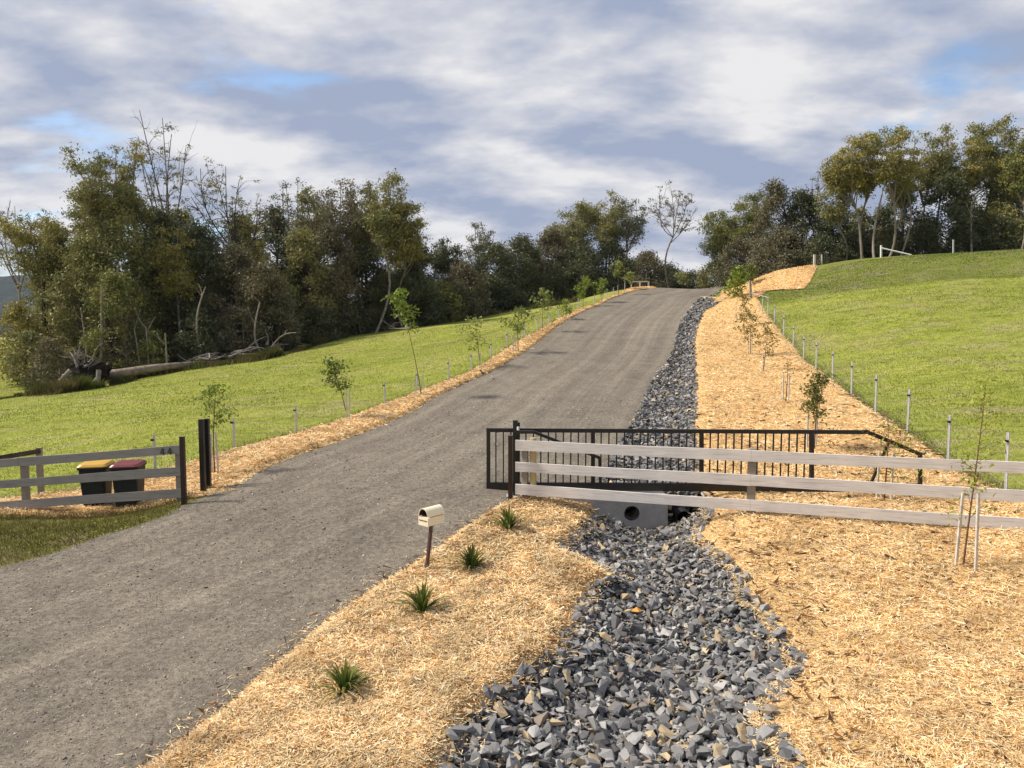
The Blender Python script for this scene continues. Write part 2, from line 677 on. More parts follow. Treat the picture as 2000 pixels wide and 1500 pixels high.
def verge_mat():
    t = NT('worn_verge')
    a = t.noise(.8, 5, .6)
    b = t.noise(9, 5, .65)
    c = t.ramp(a, [(.34, (.115, .115, .030)), (.52, (.165, .155, .045)), (.68, (.26, .20, .13))])
    c = t.mix(.7, c, t.ramp(b, [(.3, .4), (.7, 1.15)]), 'MULTIPLY')
    t.col(c).rough(.95, .1)
    t.bump(b, .6, .03)
    return t.m


M_verge = verge_mat()


def mulch_mat():
    t = NT('straw_mulch')
    a = t.noise(4.5, 5, .6)
    geo = t.n('ShaderNodeTexCoord').outputs['Object']
    # crossing fibres
    f1 = t.noise(9, 6, .7, 1.2, vec=geo, mapping=(1.2, 6, 6))
    f2 = t.noise(9, 6, .7, 1.2, vec=geo, mapping=(6, 1.4, 6))
    fib = t.mix(.5, f1, f2)
    c1 = t.ramp(fib, [(.37, (.14, .065, .025)), (.46, (.54, .33, .125)), (.55, (.80, .56, .27)), (.66, (.92, .76, .49))])  # hollows of the fibre noise painted dark as crevice shade
    c2 = t.ramp(a, [(.33, .68), (.6, 1.0)])
    t.col(t.mix(1, c1, c2, 'MULTIPLY')).rough(.9, .1)
    t.bump(fib, .8, .03)
    return t.m


M_mulch = mulch_mat()


def bed_mat():
    t = NT('gap_shade_rubble')
    v = t.n('ShaderNodeTexVoronoi')
    v.inputs['Scale'].default_value = 7
    t.l(t.n('ShaderNodeTexCoord').outputs['Object'], v.inputs['Vector'])
    c = t.ramp(v.outputs['Color'], [(.2, (.03, .03, .033)), (.8, (.10, .10, .11))])  # bed coloured dark, putting shade into the gaps between stones
    t.col(c).rough(.85, .2)
    t.bump(v.outputs['Distance'], .9, .06)
    return t.m


M_bed = bed_mat()


def hill_mat():
    t = NT('forested_hill')
    f = t.noise(.03, 8, .7)
    t.col(t.ramp(f, [(.3, (.014, .019, .016)), (.7, (.036, .044, .030))])).rough(.95, .05)
    t.bump(f, 1.0, 12)
    return t.m


M_hill = hill_mat()

# ------------------------------------------------------------------ the strips of the drive, from edges seen in the photograph
NEAR = [(-40, -1)]


def edge(pixels, extra=()):
    """pixel polyline -> x as a function of y (world)"""
    pts = [tuple(G(px, py)[:2]) for px, py in pixels] + list(extra)
    pts = sorted([(y, x) for x, y in pts])
    a = np.array(pts)
    return lambda y: np.interp(y, a[:, 0], a[:, 1])


eB0 = edge([(1238, 561), (1221, 567), (1198, 580), (1160, 596), (1129, 606), (1091, 625), (1049, 650), (1025, 661), (991, 683), (959, 704), (921, 728), (876, 746),
            (813, 770), (752, 792), (680, 820), (579, 850), (520, 866), (458, 883), (400, 900), (340, 916), (285, 935), (170, 962), (80, 972), (0, 982)],
           [(-16, 16.3), (-16, 15)])
eB1 = edge(B1PX, [(-7.15, 16.55), (-7.05, 15.75)])
eB1r = edge(B1PX + [(362, 985), (330, 1006), (260, 1030), (200, 1046), (120, 1076), (60, 1093), (0, 1109)], [(-10.5, 10.5), (-13, 8), (-17, 0)])
eB2 = edge(B2PX + [(1002, 980), (960, 1003), (920, 1030), (898, 1045), (850, 1082), (760, 1134), (700, 1176), (640, 1217), (560, 1290), (520, 1320), (450, 1382),
                   (400, 1420), (340, 1466), (300, 1500), (160, 1600)], [(-5.5, 4), (-7, 0)])
eB3 = edge([(1150, 1024), (1120, 1044), (1090, 1070), (1104, 1084), (1160, 1104), (1200, 1130), (1150, 1150), (1132, 1192), (1112, 1236), (1092, 1276),
            (1040, 1296), (1000, 1336), (932, 1388), (900, 1416), (888, 1452), (868, 1496), (840, 1600)], [(-1.0, 3), (-1, 0), (1.9, 15.0), (3.1, 15.56), (0.4, 15.58)])
eB3 = edge([(1150, 1024), (1120, 1044), (1090, 1070), (1104, 1084), (1160, 1104), (1200, 1130), (1150, 1150), (1132, 1192), (1112, 1236), (1092, 1276),
            (1040, 1296), (1000, 1336), (932, 1388), (900, 1416), (888, 1452), (868, 1496), (840, 1600)], [(-1.0, 3), (-1, 0), (1.75, 15.58)])
B4UP = [(1425, 584), (1400, 596), (1375, 609), (1363, 637), (1357, 668), (1358, 706), (1360, 753), (1361, 800), (1355, 835), (1360, 870), (1362, 920), (1378, 950)]
eB4 = edge(B4UP + [(1388, 1012), (1362, 1050), (1396, 1072), (1416, 1096), (1452, 1128), (1456, 1172), (1506, 1200), (1520, 1232), (1544, 1272),
                   (1570, 1304), (1540, 1336), (1502, 1380), (1500, 1408), (1532, 1452), (1562, 1496), (1600, 1600)], [(2.2, 3), (2.2, 0)])
eB5 = edge([(1478, 580), (1492, 606), (1512, 632), (1530, 657), (1549, 674), (1570, 704), (1594, 721), (1626, 743), (1663, 773), (1710, 806), (1772, 847),
            (1830, 888), (1852, 905), (1900, 935), (1965, 968)], [(12.5, 13.4), (17, 11.5), (19, 10), (19, 0)])

CREST = float(G(1345, 563.5)[1])


def bumps(x, y):
    return .08 * fbm(x, y, 1.3, 4, 3) + .055 * fbm(x, y, 5.0, 3, 9)


def sheet(name, ys, xl, xr, ncol, off, mat, label_kind='structure', parent=None):
    ys = np.asarray(ys)
    u = np.linspace(0, 1, ncol)
    Y = np.repeat(ys[:, None], ncol, 1)
    X = xl(ys)[:, None] * (1 - u) + xr(ys)[:, None] * u
    U = np.repeat(u[None], len(ys), 0)
    Z = T(X, Y) + off(X, Y, U)
    V = np.stack([X, Y, Z], -1).reshape(-1, 3)
    r, c = len(ys), ncol
    i = np.arange(r * c).reshape(r, c)
    F = np.stack([i[:-1, :-1], i[:-1, 1:], i[1:, 1:], i[1:, :-1]], -1).reshape(-1, 4)
    uvc = np.stack([U, Y / 8.0], -1).reshape(-1, 2)
    o = link(name, mesh_np(name, V, F, mat, uv=uvc, smooth=True), parent)
    if label_kind:
        o['kind'] = label_kind
    return o


def ysamp(a, b, fine=.12, grow=.012):
    out = [a]
    while out[-1] < b:
        out.append(out[-1] + fine + grow * max(0, out[-1] - 8))
    out[-1] = b
    return np.array(out)


def off_mulch(X, Y, U):
    e = np.minimum(U, 1 - U)
    tpr = np.clip(e / .06, 0, 1) * np.where(X < -5.5, np.clip((Y - 16.0) / .3, 0, 1), 1)
    return .012 + tpr * (.03 + bumps(X, Y))


def road_off(X, Y, U):
    return .006 + .02 * (fbm(X, Y, .6, 3, 5) - .5) * np.clip(np.minimum(U, 1 - U) / .05, 0, 1)


SAG_F, SAG_U = .42, .22
GY = 15.62     # front of the concrete footing


def sag(Y, U):
    dep = np.where(Y < 16, SAG_F, SAG_U + 0 * Y) * np.clip((92 - Y) / 30, 0.3, 1)
    return dep * (1 - (2 * U - 1) ** 2)


def off_bed(X, Y, U):
    return .008 - sag(Y, U) + .04 * (fbm(X, Y, 2.5, 2, 4) - .5)


road = sheet('gravel_road', ysamp(-2, 128, .25, .012), lambda y: np.where(y < CREST, eB1r(y) + np.where(y < 15.6, .35 * (fbm(y, y * 0, 1.4, 4, 6) - .5), 0), eB1r(CREST) + (y - CREST) * .30),
             lambda y: np.where(y < CREST, eB2(y), eB2(CREST) + (y - CREST) * .42), 26, road_off, M_road)
verge = sheet('grass_verge', ysamp(9.0, 15.98, .12, 0), lambda y: 0 * y - 20.0, lambda y: eB1r(y) + .45, 60,
              lambda X, Y, U: .003 + 0 * X, M_verge)
mulch_l = sheet('mulch_verge', ysamp(16.0, 96, .15, .01), eB0, eB1, 14, off_mulch, M_mulch)
mulch_f = sheet('mulch_bed', ysamp(0, GY, .10, .0), eB2, eB3, 36, off_mulch, M_mulch)
mulch_r = sheet('mulch_bank', ysamp(0, 76, .12, .01), eB4, eB5, 44, off_mulch, M_mulch)
bed_f = sheet('rock_swale', ysamp(0, GY, .12, 0), eB3, eB4, 22, off_bed, M_bed)
bed_u = sheet('rock_drain', ysamp(16.7, 90, .2, .012), eB2, lambda y: np.maximum(eB4(y), eB2(y) + .5), 14, off_bed, M_bed)
# mulch spread on the cut bank by the upper corner
BK = [G(1404, 592), G(1416, 574), G(1470, 552), G(1520, 532), G(1594, 519)]
BR = [G(1480, 584), G(1490, 574), G(1500, 569), G(1560, 566), G(1597, 521)]


def bank_patch():
    n, m = 60, 26
    t = np.linspace(0, 1, n)
    tt = np.linspace(0, 1, 5)
    A = np.array([np.interp(t, tt, np.array(BK)[:, k]) for k in (0, 1)]).T
    B = np.array([np.interp(t, tt, np.array(BR)[:, k]) for k in (0, 1)]).T
    A[:, 1] += 1.5
    u = np.linspace(0, 1, m)
    XY = A[:, None] * (1 - u)[None, :, None] + B[:, None] * u[None, :, None]
    X, Y = XY[..., 0], XY[..., 1]
    U = np.repeat(u[None], n, 0)
    Z = T(X, Y) + .02 + .08 * fbm(X, Y, 1.0, 3, 2)
    V = np.stack([X, Y, Z], -1).reshape(-1, 3)
    i = np.arange(n * m).reshape(n, m)
    F = np.stack([i[:-1, :-1], i[:-1, 1:], i[1:, 1:], i[1:, :-1]], -1).reshape(-1, 4)
    o = link('mulch_slope', mesh_np('mulch_slope', V, F, M_mulch, smooth=True))
    o['kind'] = 'structure'
    return o, A, B


slope, SLA, SLB = bank_patch()


# ------------------------------------------------------------------ the ground as one sheet to the horizon
def graded(a0, a1, b0, b1, step, lo, hi):
    core = list(np.arange(a0, a1 + 1e-6, step))
    out, s, v = [], step, a1
    while v < hi:
        s *= 1.25
        v += s
        out.append(min(v, hi))
    pre, s, v = [], step, a0
    while v > lo:
        s *= 1.25
        v -= s
        pre.append(max(v, lo))
    return np.array(pre[::-1] + core + out)


def left_all(y):
    return np.where(y > 15.75, np.where(y < 96, eB0(y), 1e3), np.where(y > -2, eB1r(y), 1e3))


def right_all(y):
    return np.where(y < 76, eB5(y), eB2(np.minimum(y, 90)))


def ground():
    xs = graded(-45, 60, 0, 0, .58, -4000, 4000)
    ys = graded(-4, 100, 0, 0, .58, -400, 6000)
    X, Y = np.meshgrid(xs, ys)
    Z = T(X, Y)
    ins = np.minimum(X - left_all(Y), right_all(Y) - X)
    dep = np.clip((ins - .65) * 1.2, 0, .8)
    Z = Z - dep
    far = np.clip((np.hypot(X, Y - 55) - 140) / 300, 0, 1)
    Z = Z + far * 6 * (fbm(X, Y, .004, 3, 8) - .6)
    V = np.stack([X, Y, Z], -1).reshape(-1, 3)
    r, c = X.shape
    i = np.arange(r * c).reshape(r, c)
    F = np.stack([i[:-1, :-1], i[:-1, 1:], i[1:, 1:], i[1:, :-1]], -1).reshape(-1, 4)
    o = link('ground', mesh_np('ground', V, F, M_grass, smooth=True))
    o['kind'] = 'structure'


ground()


def hills():
    for k, (y0, ht, x0, x1, sd) in enumerate([(900, 44, -1400, -250, 1), (2400, 190, -3600, -600, 5)]):
        xs = np.linspace(x0, x1, 160)
        ts = np.linspace(0, 1, 24)
        X = np.repeat(xs[:, None], 24, 1)
        Y = y0 + (ts[None] - .5) * y0 * .5 + 0 * X
        prof = np.sin(ts * math.pi) ** 1.2
        edge_f = np.clip(np.minimum(xs - x0, x1 - xs) / (x1 - x0) * 6, 0, 1)
        Z = -12 + ht * prof[None] * (.55 + .6 * fbm(xs, xs * 0, .004, 4, sd))[:, None] * edge_f[:, None] + 4 * fbm(X, Y, .05, 3, 2)
        V = np.stack([X, Y, Z], -1).reshape(-1, 3)
        i = np.arange(160 * 24).reshape(160, 24)
        F = np.stack([i[:-1, :-1], i[:-1, 1:], i[1:, 1:], i[1:, :-1]], -1).reshape(-1, 4)
        o = link('far_hills', mesh_np('far_hills', V, F, M_hill, smooth=True))
        o['kind'] = 'structure'


hills()


# ------------------------------------------------------------------ stuff: straw, pebbles, grass, stones
def ribbons(pos, yaw, pitch, ln, wd, bend, col, name, mat, nrm_tilt=.5):
    """two-quad strands lying about; all arrays of n"""
    n = len(pos)
    d = np.stack([np.cos(yaw) * np.cos(pitch), np.sin(yaw) * np.cos(pitch), np.sin(pitch)], -1)
    s = np.stack([-np.sin(yaw), np.cos(yaw), rng.normal(0, nrm_tilt, n)], -1)
    s /= np.linalg.norm(s, axis=1)[:, None]
    a = pos - d * ln[:, None] * .5
    c = pos + d * ln[:, None] * .5
    w = s * wd[:, None] * .5
    V = np.stack([a - w * 1.5, a + w * 1.5, c], 1).reshape(-1, 3)
    F = np.arange(n * 3).reshape(n, 3)
    return mesh_np(name, V, F, mat, col=np.repeat(col, 3, 0))


def straw_cols(n):
    pal = np.array([(.92, .73, .44), (.89, .63, .32), (.81, .49, .19), (.91, .68, .39), (.50, .22, .065), (.14, .06, .03), (.93, .80, .58)])
    k = rng.choice(len(pal), n, p=[.27, .20, .13, .16, .08, .06, .10])
    return np.minimum(pal[k] * rng.uniform(.72, 1.15, (n, 1)), .93)


def scatter_strip(n, y0, y1, xl, xr, power, over=.012):
    """random points in a strip, density falling with distance"""
    ys = np.linspace(y0, y1, 4000)
    w = np.maximum(xr(ys) - xl(ys), 0.01) * (9.0 / np.maximum(ys, 6)) ** power
    cdf = np.cumsum(w)
    cdf /= cdf[-1]
    y = np.interp(rng.random(n), cdf, ys)
    u = rng.uniform(-over, 1 + over, n)
    x = xl(y) * (1 - u) + xr(y) * u
    return x, y, np.clip(u, 0, 1)


def straw(name, parent, n, y0, y1, xl, xr, power=2.0, over=.012):
    x, y, u = scatter_strip(n, y0, y1, xl, xr, power, over)
    z = T(x, y) + off_mulch(x, y, u) + rng.uniform(-.002, .045, n) * np.clip(np.minimum(u, 1 - u) * 12, .3, 1)
    sc = np.clip(y / 9.0, .85, 6)
    ln = rng.gamma(2.2, .034, n) * sc ** .55 + .03
    wd = rng.uniform(.004, .0095, n) * sc ** .8
    pitch = rng.normal(0, .26, n)
    damp = 1 - .2 * np.clip((fbm(x, y, 1.1, 4, 51) - .57) * 9, 0, 1)
    me = ribbons(np.c_[x, y, z], rng.uniform(0, 6.283, n), pitch, ln, wd, rng.uniform(0, .02, n), straw_cols(n) * (.78 + .34 * np.clip((fbm(x, y, 2.6, 4, 41) - .28) * 2.4, 0, 1))[:, None] * damp[:, None] ** np.array([1.0, 1.25, 1.5]), name, M_straw)
    o = link(name, me, parent)
    o['kind'] = 'stuff'
    return o


straw('straw', mulch_f, 210000, 5.2, GY, eB2, eB3, 1.6)
straw('straw', mulch_r, 320000, 5.2, 72, eB4, eB5, 1.9)
straw('straw', mulch_l, 50000, 16.05, 90, eB0, eB1, 1.3, .05)


def slope_straw():
    n = 16000
    t = rng.random(n) * (len(SLA) - 1)
    k = np.minimum(t.astype(int), len(SLA) - 2)
    f = (t - k)[:, None]
    a = SLA[k] * (1 - f) + SLA[k + 1] * f
    b = SLB[k] * (1 - f) + SLB[k + 1] * f
    u = rng.uniform(0, 1, (n, 1))
    p = a * (1 - u) + b * u
    x, y = p[:, 0], p[:, 1]
    z = T(x, y) + .02 + .08 * fbm(x, y, 1.0, 3, 2) + rng.uniform(0, .06, n)
    me = ribbons(np.c_[x, y, z], rng.uniform(0, 6.283, n), rng.normal(0, .25, n), rng.uniform(.15, .45, n), rng.uniform(.02, .045, n), np.zeros(n), straw_cols(n), 'straw', M_straw)
    o = link('straw', me, slope)
    o['kind'] = 'stuff'


slope_straw()


def straw_stray():
    """loose straws blown on the road edge and over the stones"""
    n = 2600
    y = rng.uniform(6, 15.5, n)
    k = rng.integers(0, 3, n)
    d = np.abs(rng.normal(0, .16, n))
    x = np.where(k == 0, eB2(y) - d, np.where(k == 1, eB3(y) + d, eB4(y) - d))
    z = T(x, y) + np.where(k == 0, .018, .02) + 0 * x
    me = ribbons(np.c_[x, y, z], rng.uniform(0, 6.28, n), rng.normal(0, .1, n), rng.uniform(.04, .16, n), rng.uniform(.004, .009, n), rng.uniform(0, .01, n),
                 straw_cols(n), 'loose_straw', M_straw)
    o = link('loose_straw', me)
    tag(o, 'loose golden straws strewn past the edges of the mulch beds', 'straw', kind='stuff')


straw_stray()


def bark_bits():
    """dark curls of bark among the straw"""
    n = 5200
    x, y, u = scatter_strip(n, 5.5, 30, eB2, lambda q: eB5(q), 1.6)
    ok = ~((x > eB3(y) - .1) & (x < eB4(y) + .1))
    ok &= ~((y > 15.6) & (x < eB4(y)))
    x, y = x[ok], y[ok]
    n = len(x)
    z = T(x, y) + .03 + bumps(x, y) + .02
    cols = np.array([(.10, .045, .022), (.16, .075, .03), (.06, .03, .02)])[rng.integers(0, 3, n)]
    me = ribbons(np.c_[x, y, z], rng.uniform(0, 6.28, n), rng.normal(0, .2, n), rng.uniform(.06, .22, n) * np.clip(y / 9, .9, 2), rng.uniform(.015, .04, n) * np.clip(y / 9, .9, 2), rng.uniform(.01, .035, n), cols,
                 'bark_bits', M_straw)
    o = link('bark_bits', me)
    tag(o, 'dark brown shreds of bark lying in the straw mulch', 'bark', kind='stuff')


bark_bits()


# broken stones
def stone_proto(seed, npt=12):
    r = np.random.default_rng(seed)
    import bmesh
    bm = bmesh.new()
    fl = r.uniform(.22, .55)
    el = r.uniform(.5, .9)
    for _ in range(npt):
        v = r.uniform(-1, 1, 3)
        v /= (np.abs(v) ** 3).sum() ** (1 / 3.0) ** .8
        bm.verts.new((v[0] * .5, v[1] * .5 * el, v[2] * .5 * fl))
    res = bmesh.ops.convex_hull(bm, input=bm.verts)
    bmesh.ops.delete(bm, geom=[g for g in res['geom_interior'] if isinstance(g, bmesh.types.BMVert)], context='VERTS')
    bm.verts.index_update()
    bmesh.ops.triangulate(bm, faces=bm.faces)
    V = np.array([v.co[:] for v in bm.verts])
    F = np.array([[v.index for v in f.verts] for f in bm.faces])
    bm.free()
    return V, F


STONE_PAL = np.array([(.175, .180, .190), (.115, .118, .128), (.245, .250, .258), (.34, .34, .345), (.065, .067, .074), (.165, .160, .158),
                      (.38, .31, .205), (.48, .38, .23), (.25, .21, .17), (.55, .29, .07)])
STONE_P = [.23, .18, .19, .11, .07, .092, .05, .03, .047, .001]
PROTO = [stone_proto(100 + i) for i in range(24)]
PROTO_S = [stone_proto(300 + i, 8) for i in range(24)]


def rot_mats(n, flat=.5):
    yaw = rng.uniform(0, 6.283, n)
    a = rng.normal(0, flat, n)
    b = rng.normal(0, flat, n)
    cz, sz, ca, sa, cb, sb = np.cos(yaw), np.sin(yaw), np.cos(a), np.sin(a), np.cos(b), np.sin(b)
    R = np.zeros((n, 3, 3))
    Rz = np.zeros((n, 3, 3))
    Rz[:, 0, 0] = cz; Rz[:, 0, 1] = -sz; Rz[:, 1, 0] = sz; Rz[:, 1, 1] = cz; Rz[:, 2, 2] = 1
    Rx = np.zeros((n, 3, 3))
    Rx[:, 0, 0] = 1; Rx[:, 1, 1] = ca; Rx[:, 1, 2] = -sa; Rx[:, 2, 1] = sa; Rx[:, 2, 2] = ca
    Ry = np.zeros((n, 3, 3))
    Ry[:, 1, 1] = 1; Ry[:, 0, 0] = cb; Ry[:, 0, 2] = sb; Ry[:, 2, 0] = -sb; Ry[:, 2, 2] = cb
    return Rz @ Rx @ Ry


def stones_merged(name, x, y, z, size, parent):
    n = len(x)
    k = rng.integers(0, len(PROTO_S), n)
    R = rot_mats(n)
    cols = STONE_PAL[rng.choice(len(STONE_PAL), n, p=STONE_P)] * rng.uniform(.85, 1.4, (n, 1)) * np.array([1.03, 1.0, .96])
    Vs, Fs, Cs, off = [], [], [], 0
    for p in range(len(PROTO_S)):
        sel = np.where(k == p)[0]
        if not len(sel):
            continue
        V0, F0 = PROTO_S[p]
        V = np.einsum('nij,vj->nvi', R[sel], V0) * size[sel][:, None, None] + np.c_[x[sel], y[sel], z[sel]][:, None]
        F = F0[None] + (np.arange(len(sel)) * len(V0))[:, None, None] + off
        Vs.append(V.reshape(-1, 3))
        Fs.append(F.reshape(-1, 3))
        Cs.append(np.repeat(cols[sel], len(V0), 0))
        off += len(sel) * len(V0)
    me = mesh_np(name, np.concatenate(Vs), np.concatenate(Fs), M_stone, col=np.concatenate(Cs))
    o = link(name, me, parent)
    o['kind'] = 'stuff'
    return o


def front_stones():
    n = 16000
    x, y, u = scatter_strip(n, 5.4, GY - .05, eB3, eB4, .25, .015)
    size = np.clip(rng.gamma(4.0, .0235, n), .04, .20)
    z = T(x, y) + off_bed(x, y, u) + size * rng.uniform(.05, .42, n)
    # the 300 that show largest become stones of their own
    vis = (y > 6.9)
    score = size / y * (1 + 1.5 * (z - T(x, y) - off_bed(x, y, u)) / size) * vis
    top = np.argsort(-score)[:300]
    meshes = []
    for p, (V0, F0) in enumerate(PROTO):
        for q in range(2):
            kk = (p * 2 + q) % 48
            c = STONE_PAL[[0, 1, 2, 0, 3, 1, 5, 2, 4, 0, 6, 2, 1, 8, 3, 0][kk % 16]] * rng.uniform(.9, 1.4) * np.array([1.03, 1.0, .96])
            meshes.append(mesh_np('stone', V0, F0, M_stone, col=np.tile(c, (len(V0), 1))))
    for i in top:
        o = link('stone', meshes[int(rng.integers(len(meshes)))], bed_f, (x[i], y[i], z[i] + .02))
        o.scale = (size[i],) * 3
        o.rotation_euler = (rng.normal(0, .5), rng.normal(0, .5), rng.uniform(0, 6.28))
    rest = np.setdiff1d(np.arange(n), top)
    stones_merged('rubble', x[rest], y[rest], z[rest], size[rest], bed_f)


front_stones()


def upper_stones():
    n = 12000
    x, y, u = scatter_strip(n, 16.72, 89, eB2, lambda q: np.maximum(eB4(q), eB2(q) + .5), .75, .02)
    size = np.clip(rng.gamma(4, .024, n), .05, .22) * (y / 17) ** .3
    z = T(x, y) + off_bed(x, y, u) + size * rng.uniform(.05, .4, n)
    stones_merged('rubble', x, y, z, size, bed_u)


upper_stones()


def road_pebbles():
    n = 40000
    x, y, u = scatter_strip(n, 5.5, 30, eB1r, eB2, 1.7, 0)
    ok = rng.random(n) < (.35 + .65 * fbm(x, y, 1.1, 3, 6))
    x, y, u = x[ok], y[ok], u[ok]
    n = len(x)
    V0 = np.array([(1, 0, 0), (-.8, .3, 0), (0, .9, .1), (.1, -1, 0), (.1, .1, .8)]) * .5
    F0 = np.array([(0, 2, 4), (2, 1, 4), (1, 3, 4), (3, 0, 4)])
    size = rng.gamma(2.5, .0055, n) * (y / 9) ** .6 + .008
    R = rot_mats(n, .4)
    z = T(x, y) + road_off(x, y, u) + size * .05
    V = np.einsum('nij,vj->nvi', R, V0) * size[:, None, None] + np.c_[x, y, z][:, None]
    F = F0[None] + (np.arange(n) * 5)[:, None, None]
    pal = np.array([(.27, .24, .20), (.18, .168, .15), (.36, .32, .26), (.55, .51, .44), (.12, .115, .11)])
    c = pal[rng.choice(5, n, p=[.4, .24, .24, .06, .06])]
    o = link('loose_gravel', mesh_np('loose_gravel', V.reshape(-1, 3), F.reshape(-1, 3), M_pebble, col=np.repeat(c, 5, 0)), road)
    o['kind'] = 'stuff'


road_pebbles()


SW0, SW1 = G(1600, 577), G(2000, 541)


def sward(x, y):
    """1 on the band of sward coloured darker near the top of the hill"""
    ln = SW0[1] + (SW1[1] - SW0[1]) * (x - SW0[0]) / (SW1[0] - SW0[0])
    return (x > 15) & (y + (fbm(x, y, .5, 2, 2) - .5) * 2.0 > ln)


def grass_cols(x, y, n):
    a = fbm(x, y, .09, 3, 11)
    b = fbm(x * .6, y * 1.5, .8, 4, 12)
    t = np.clip((a - .5) * 2.2 + (b - .5) * 2.6 + .5 + rng.normal(0, .18, n), 0, 1)[:, None]
    lo = np.array([.17, .235, .032])
    hi = np.array([.41, .455, .10])
    c = lo * (1 - t) + hi * t
    f = np.clip((fbm(x * .7, y * 1.4, .35, 4, 14) - .56) * 7, 0, 1) * rng.random(n)
    c = c * (1 - f[:, None]) + np.array([.50, .43, .24]) * f[:, None]
    dk = fbm(x, y * 1.3, 1.6, 2, 15) > .62
    c[dk] *= .72
    dry = rng.random(n) < .05
    c[dry] = (.50, .42, .22)
    c[sward(x, y)] *= np.array([.60, .62, .7])
    return c


def blades(name, x, y, h, wd, cols, label):
    n = len(x)
    z = T(x, y)
    th = rng.uniform(0, 6.283, n)
    lean = rng.uniform(.15, .8, n) * h
    la = rng.uniform(0, 6.283, n)
    s = np.c_[np.cos(th), np.sin(th), np.zeros(n)] * wd[:, None] * .5
    b = np.c_[x, y, z - .01]
    tip = b + np.c_[np.cos(la) * lean, np.sin(la) * lean, h]
    V = np.stack([b - s, b + s, tip], 1).reshape(-1, 3)
    F = np.arange(n * 3).reshape(n, 3)
    o = link(name, mesh_np(name, V, F, M_blade, col=np.repeat(cols, 3, 0)))
    tag(o, label, 'grass', kind='stuff')


def grass_all():
    # front verge between the fence and the road
    n = 75000
    x = rng.uniform(-14, -6.6, n)
    y = rng.uniform(10.5, 15.9, n)
    ok = (x < eB1r(y) + .1 * rng.normal(0, 1, n)) & ((y < 15.5) | (rng.random(n) < .5))
    x, y = x[ok], y[ok]
    n = len(x)
    blades('verge_grass', x, y, rng.uniform(.03, .09, n), rng.uniform(.008, .016, n), grass_cols(x, y, n) * (np.array([.50, .42, .5]) * rng.uniform(.5, 1.1, (n, 1))), 'short mown grass between the rail fence and the gravel road')
    n = 5000
    x = rng.uniform(-14, -7.0, n)
    y = 15.98 + rng.normal(0, .10, n)
    cc = np.array([(.16, .10, .05), (.10, .065, .035), (.25, .19, .10), (.20, .22, .05)])[rng.integers(0, 4, n)]
    blades('dead_grass', x, y, rng.uniform(.05, .2, n) * rng.choice([.6, 1, 1.3], n), rng.uniform(.008, .016, n), cc, 'dead brown grass along the foot of the fence by the bins')
    # paddock below the road
    n = 235000
    y = 15.5 + 60 * rng.random(n) ** 1.5
    x = eB0(y) + .08 - rng.random(n) ** 1.15 * (9 + y * .85)
    ok = y > 16.3
    x, y = x[ok], y[ok]
    n = len(x)
    sc = (y / 18)
    blades('paddock_grass', x, y, rng.uniform(.025, .075, n) * sc ** .3, rng.uniform(.012, .024, n) * sc ** .9, grass_cols(x, y, n), 'lush green pasture grass in the lower paddock')
    # paddock above the bank
    n = 235000
    y = 12.5 + 62 * rng.random(n) ** 1.4
    x = eB5(y) + .05 + rng.random(n) ** 1.2 * (6 + y * .62)
    poly = np.array([q[:2] for q in BK + BR[::-1]])
    ins = np.zeros(n, bool)
    for k in range(len(poly)):
        (x0, y0), (x1, y1) = poly[k], poly[k - 1]
        ins ^= ((y0 > y) != (y1 > y)) & (x < (x1 - x0) * (y - y0) / (y1 - y0 + 1e-9) + x0)
    x, y = x[~ins], y[~ins]
    n = len(x)
    sc = np.maximum(y / 18, .8)
    blades('hill_grass', x, y, rng.uniform(.025, .075, n) * sc ** .3, rng.uniform(.012, .024, n) * sc ** .9, grass_cols(x, y, n), 'short pasture grass on the slope above the straw bank')


grass_all()


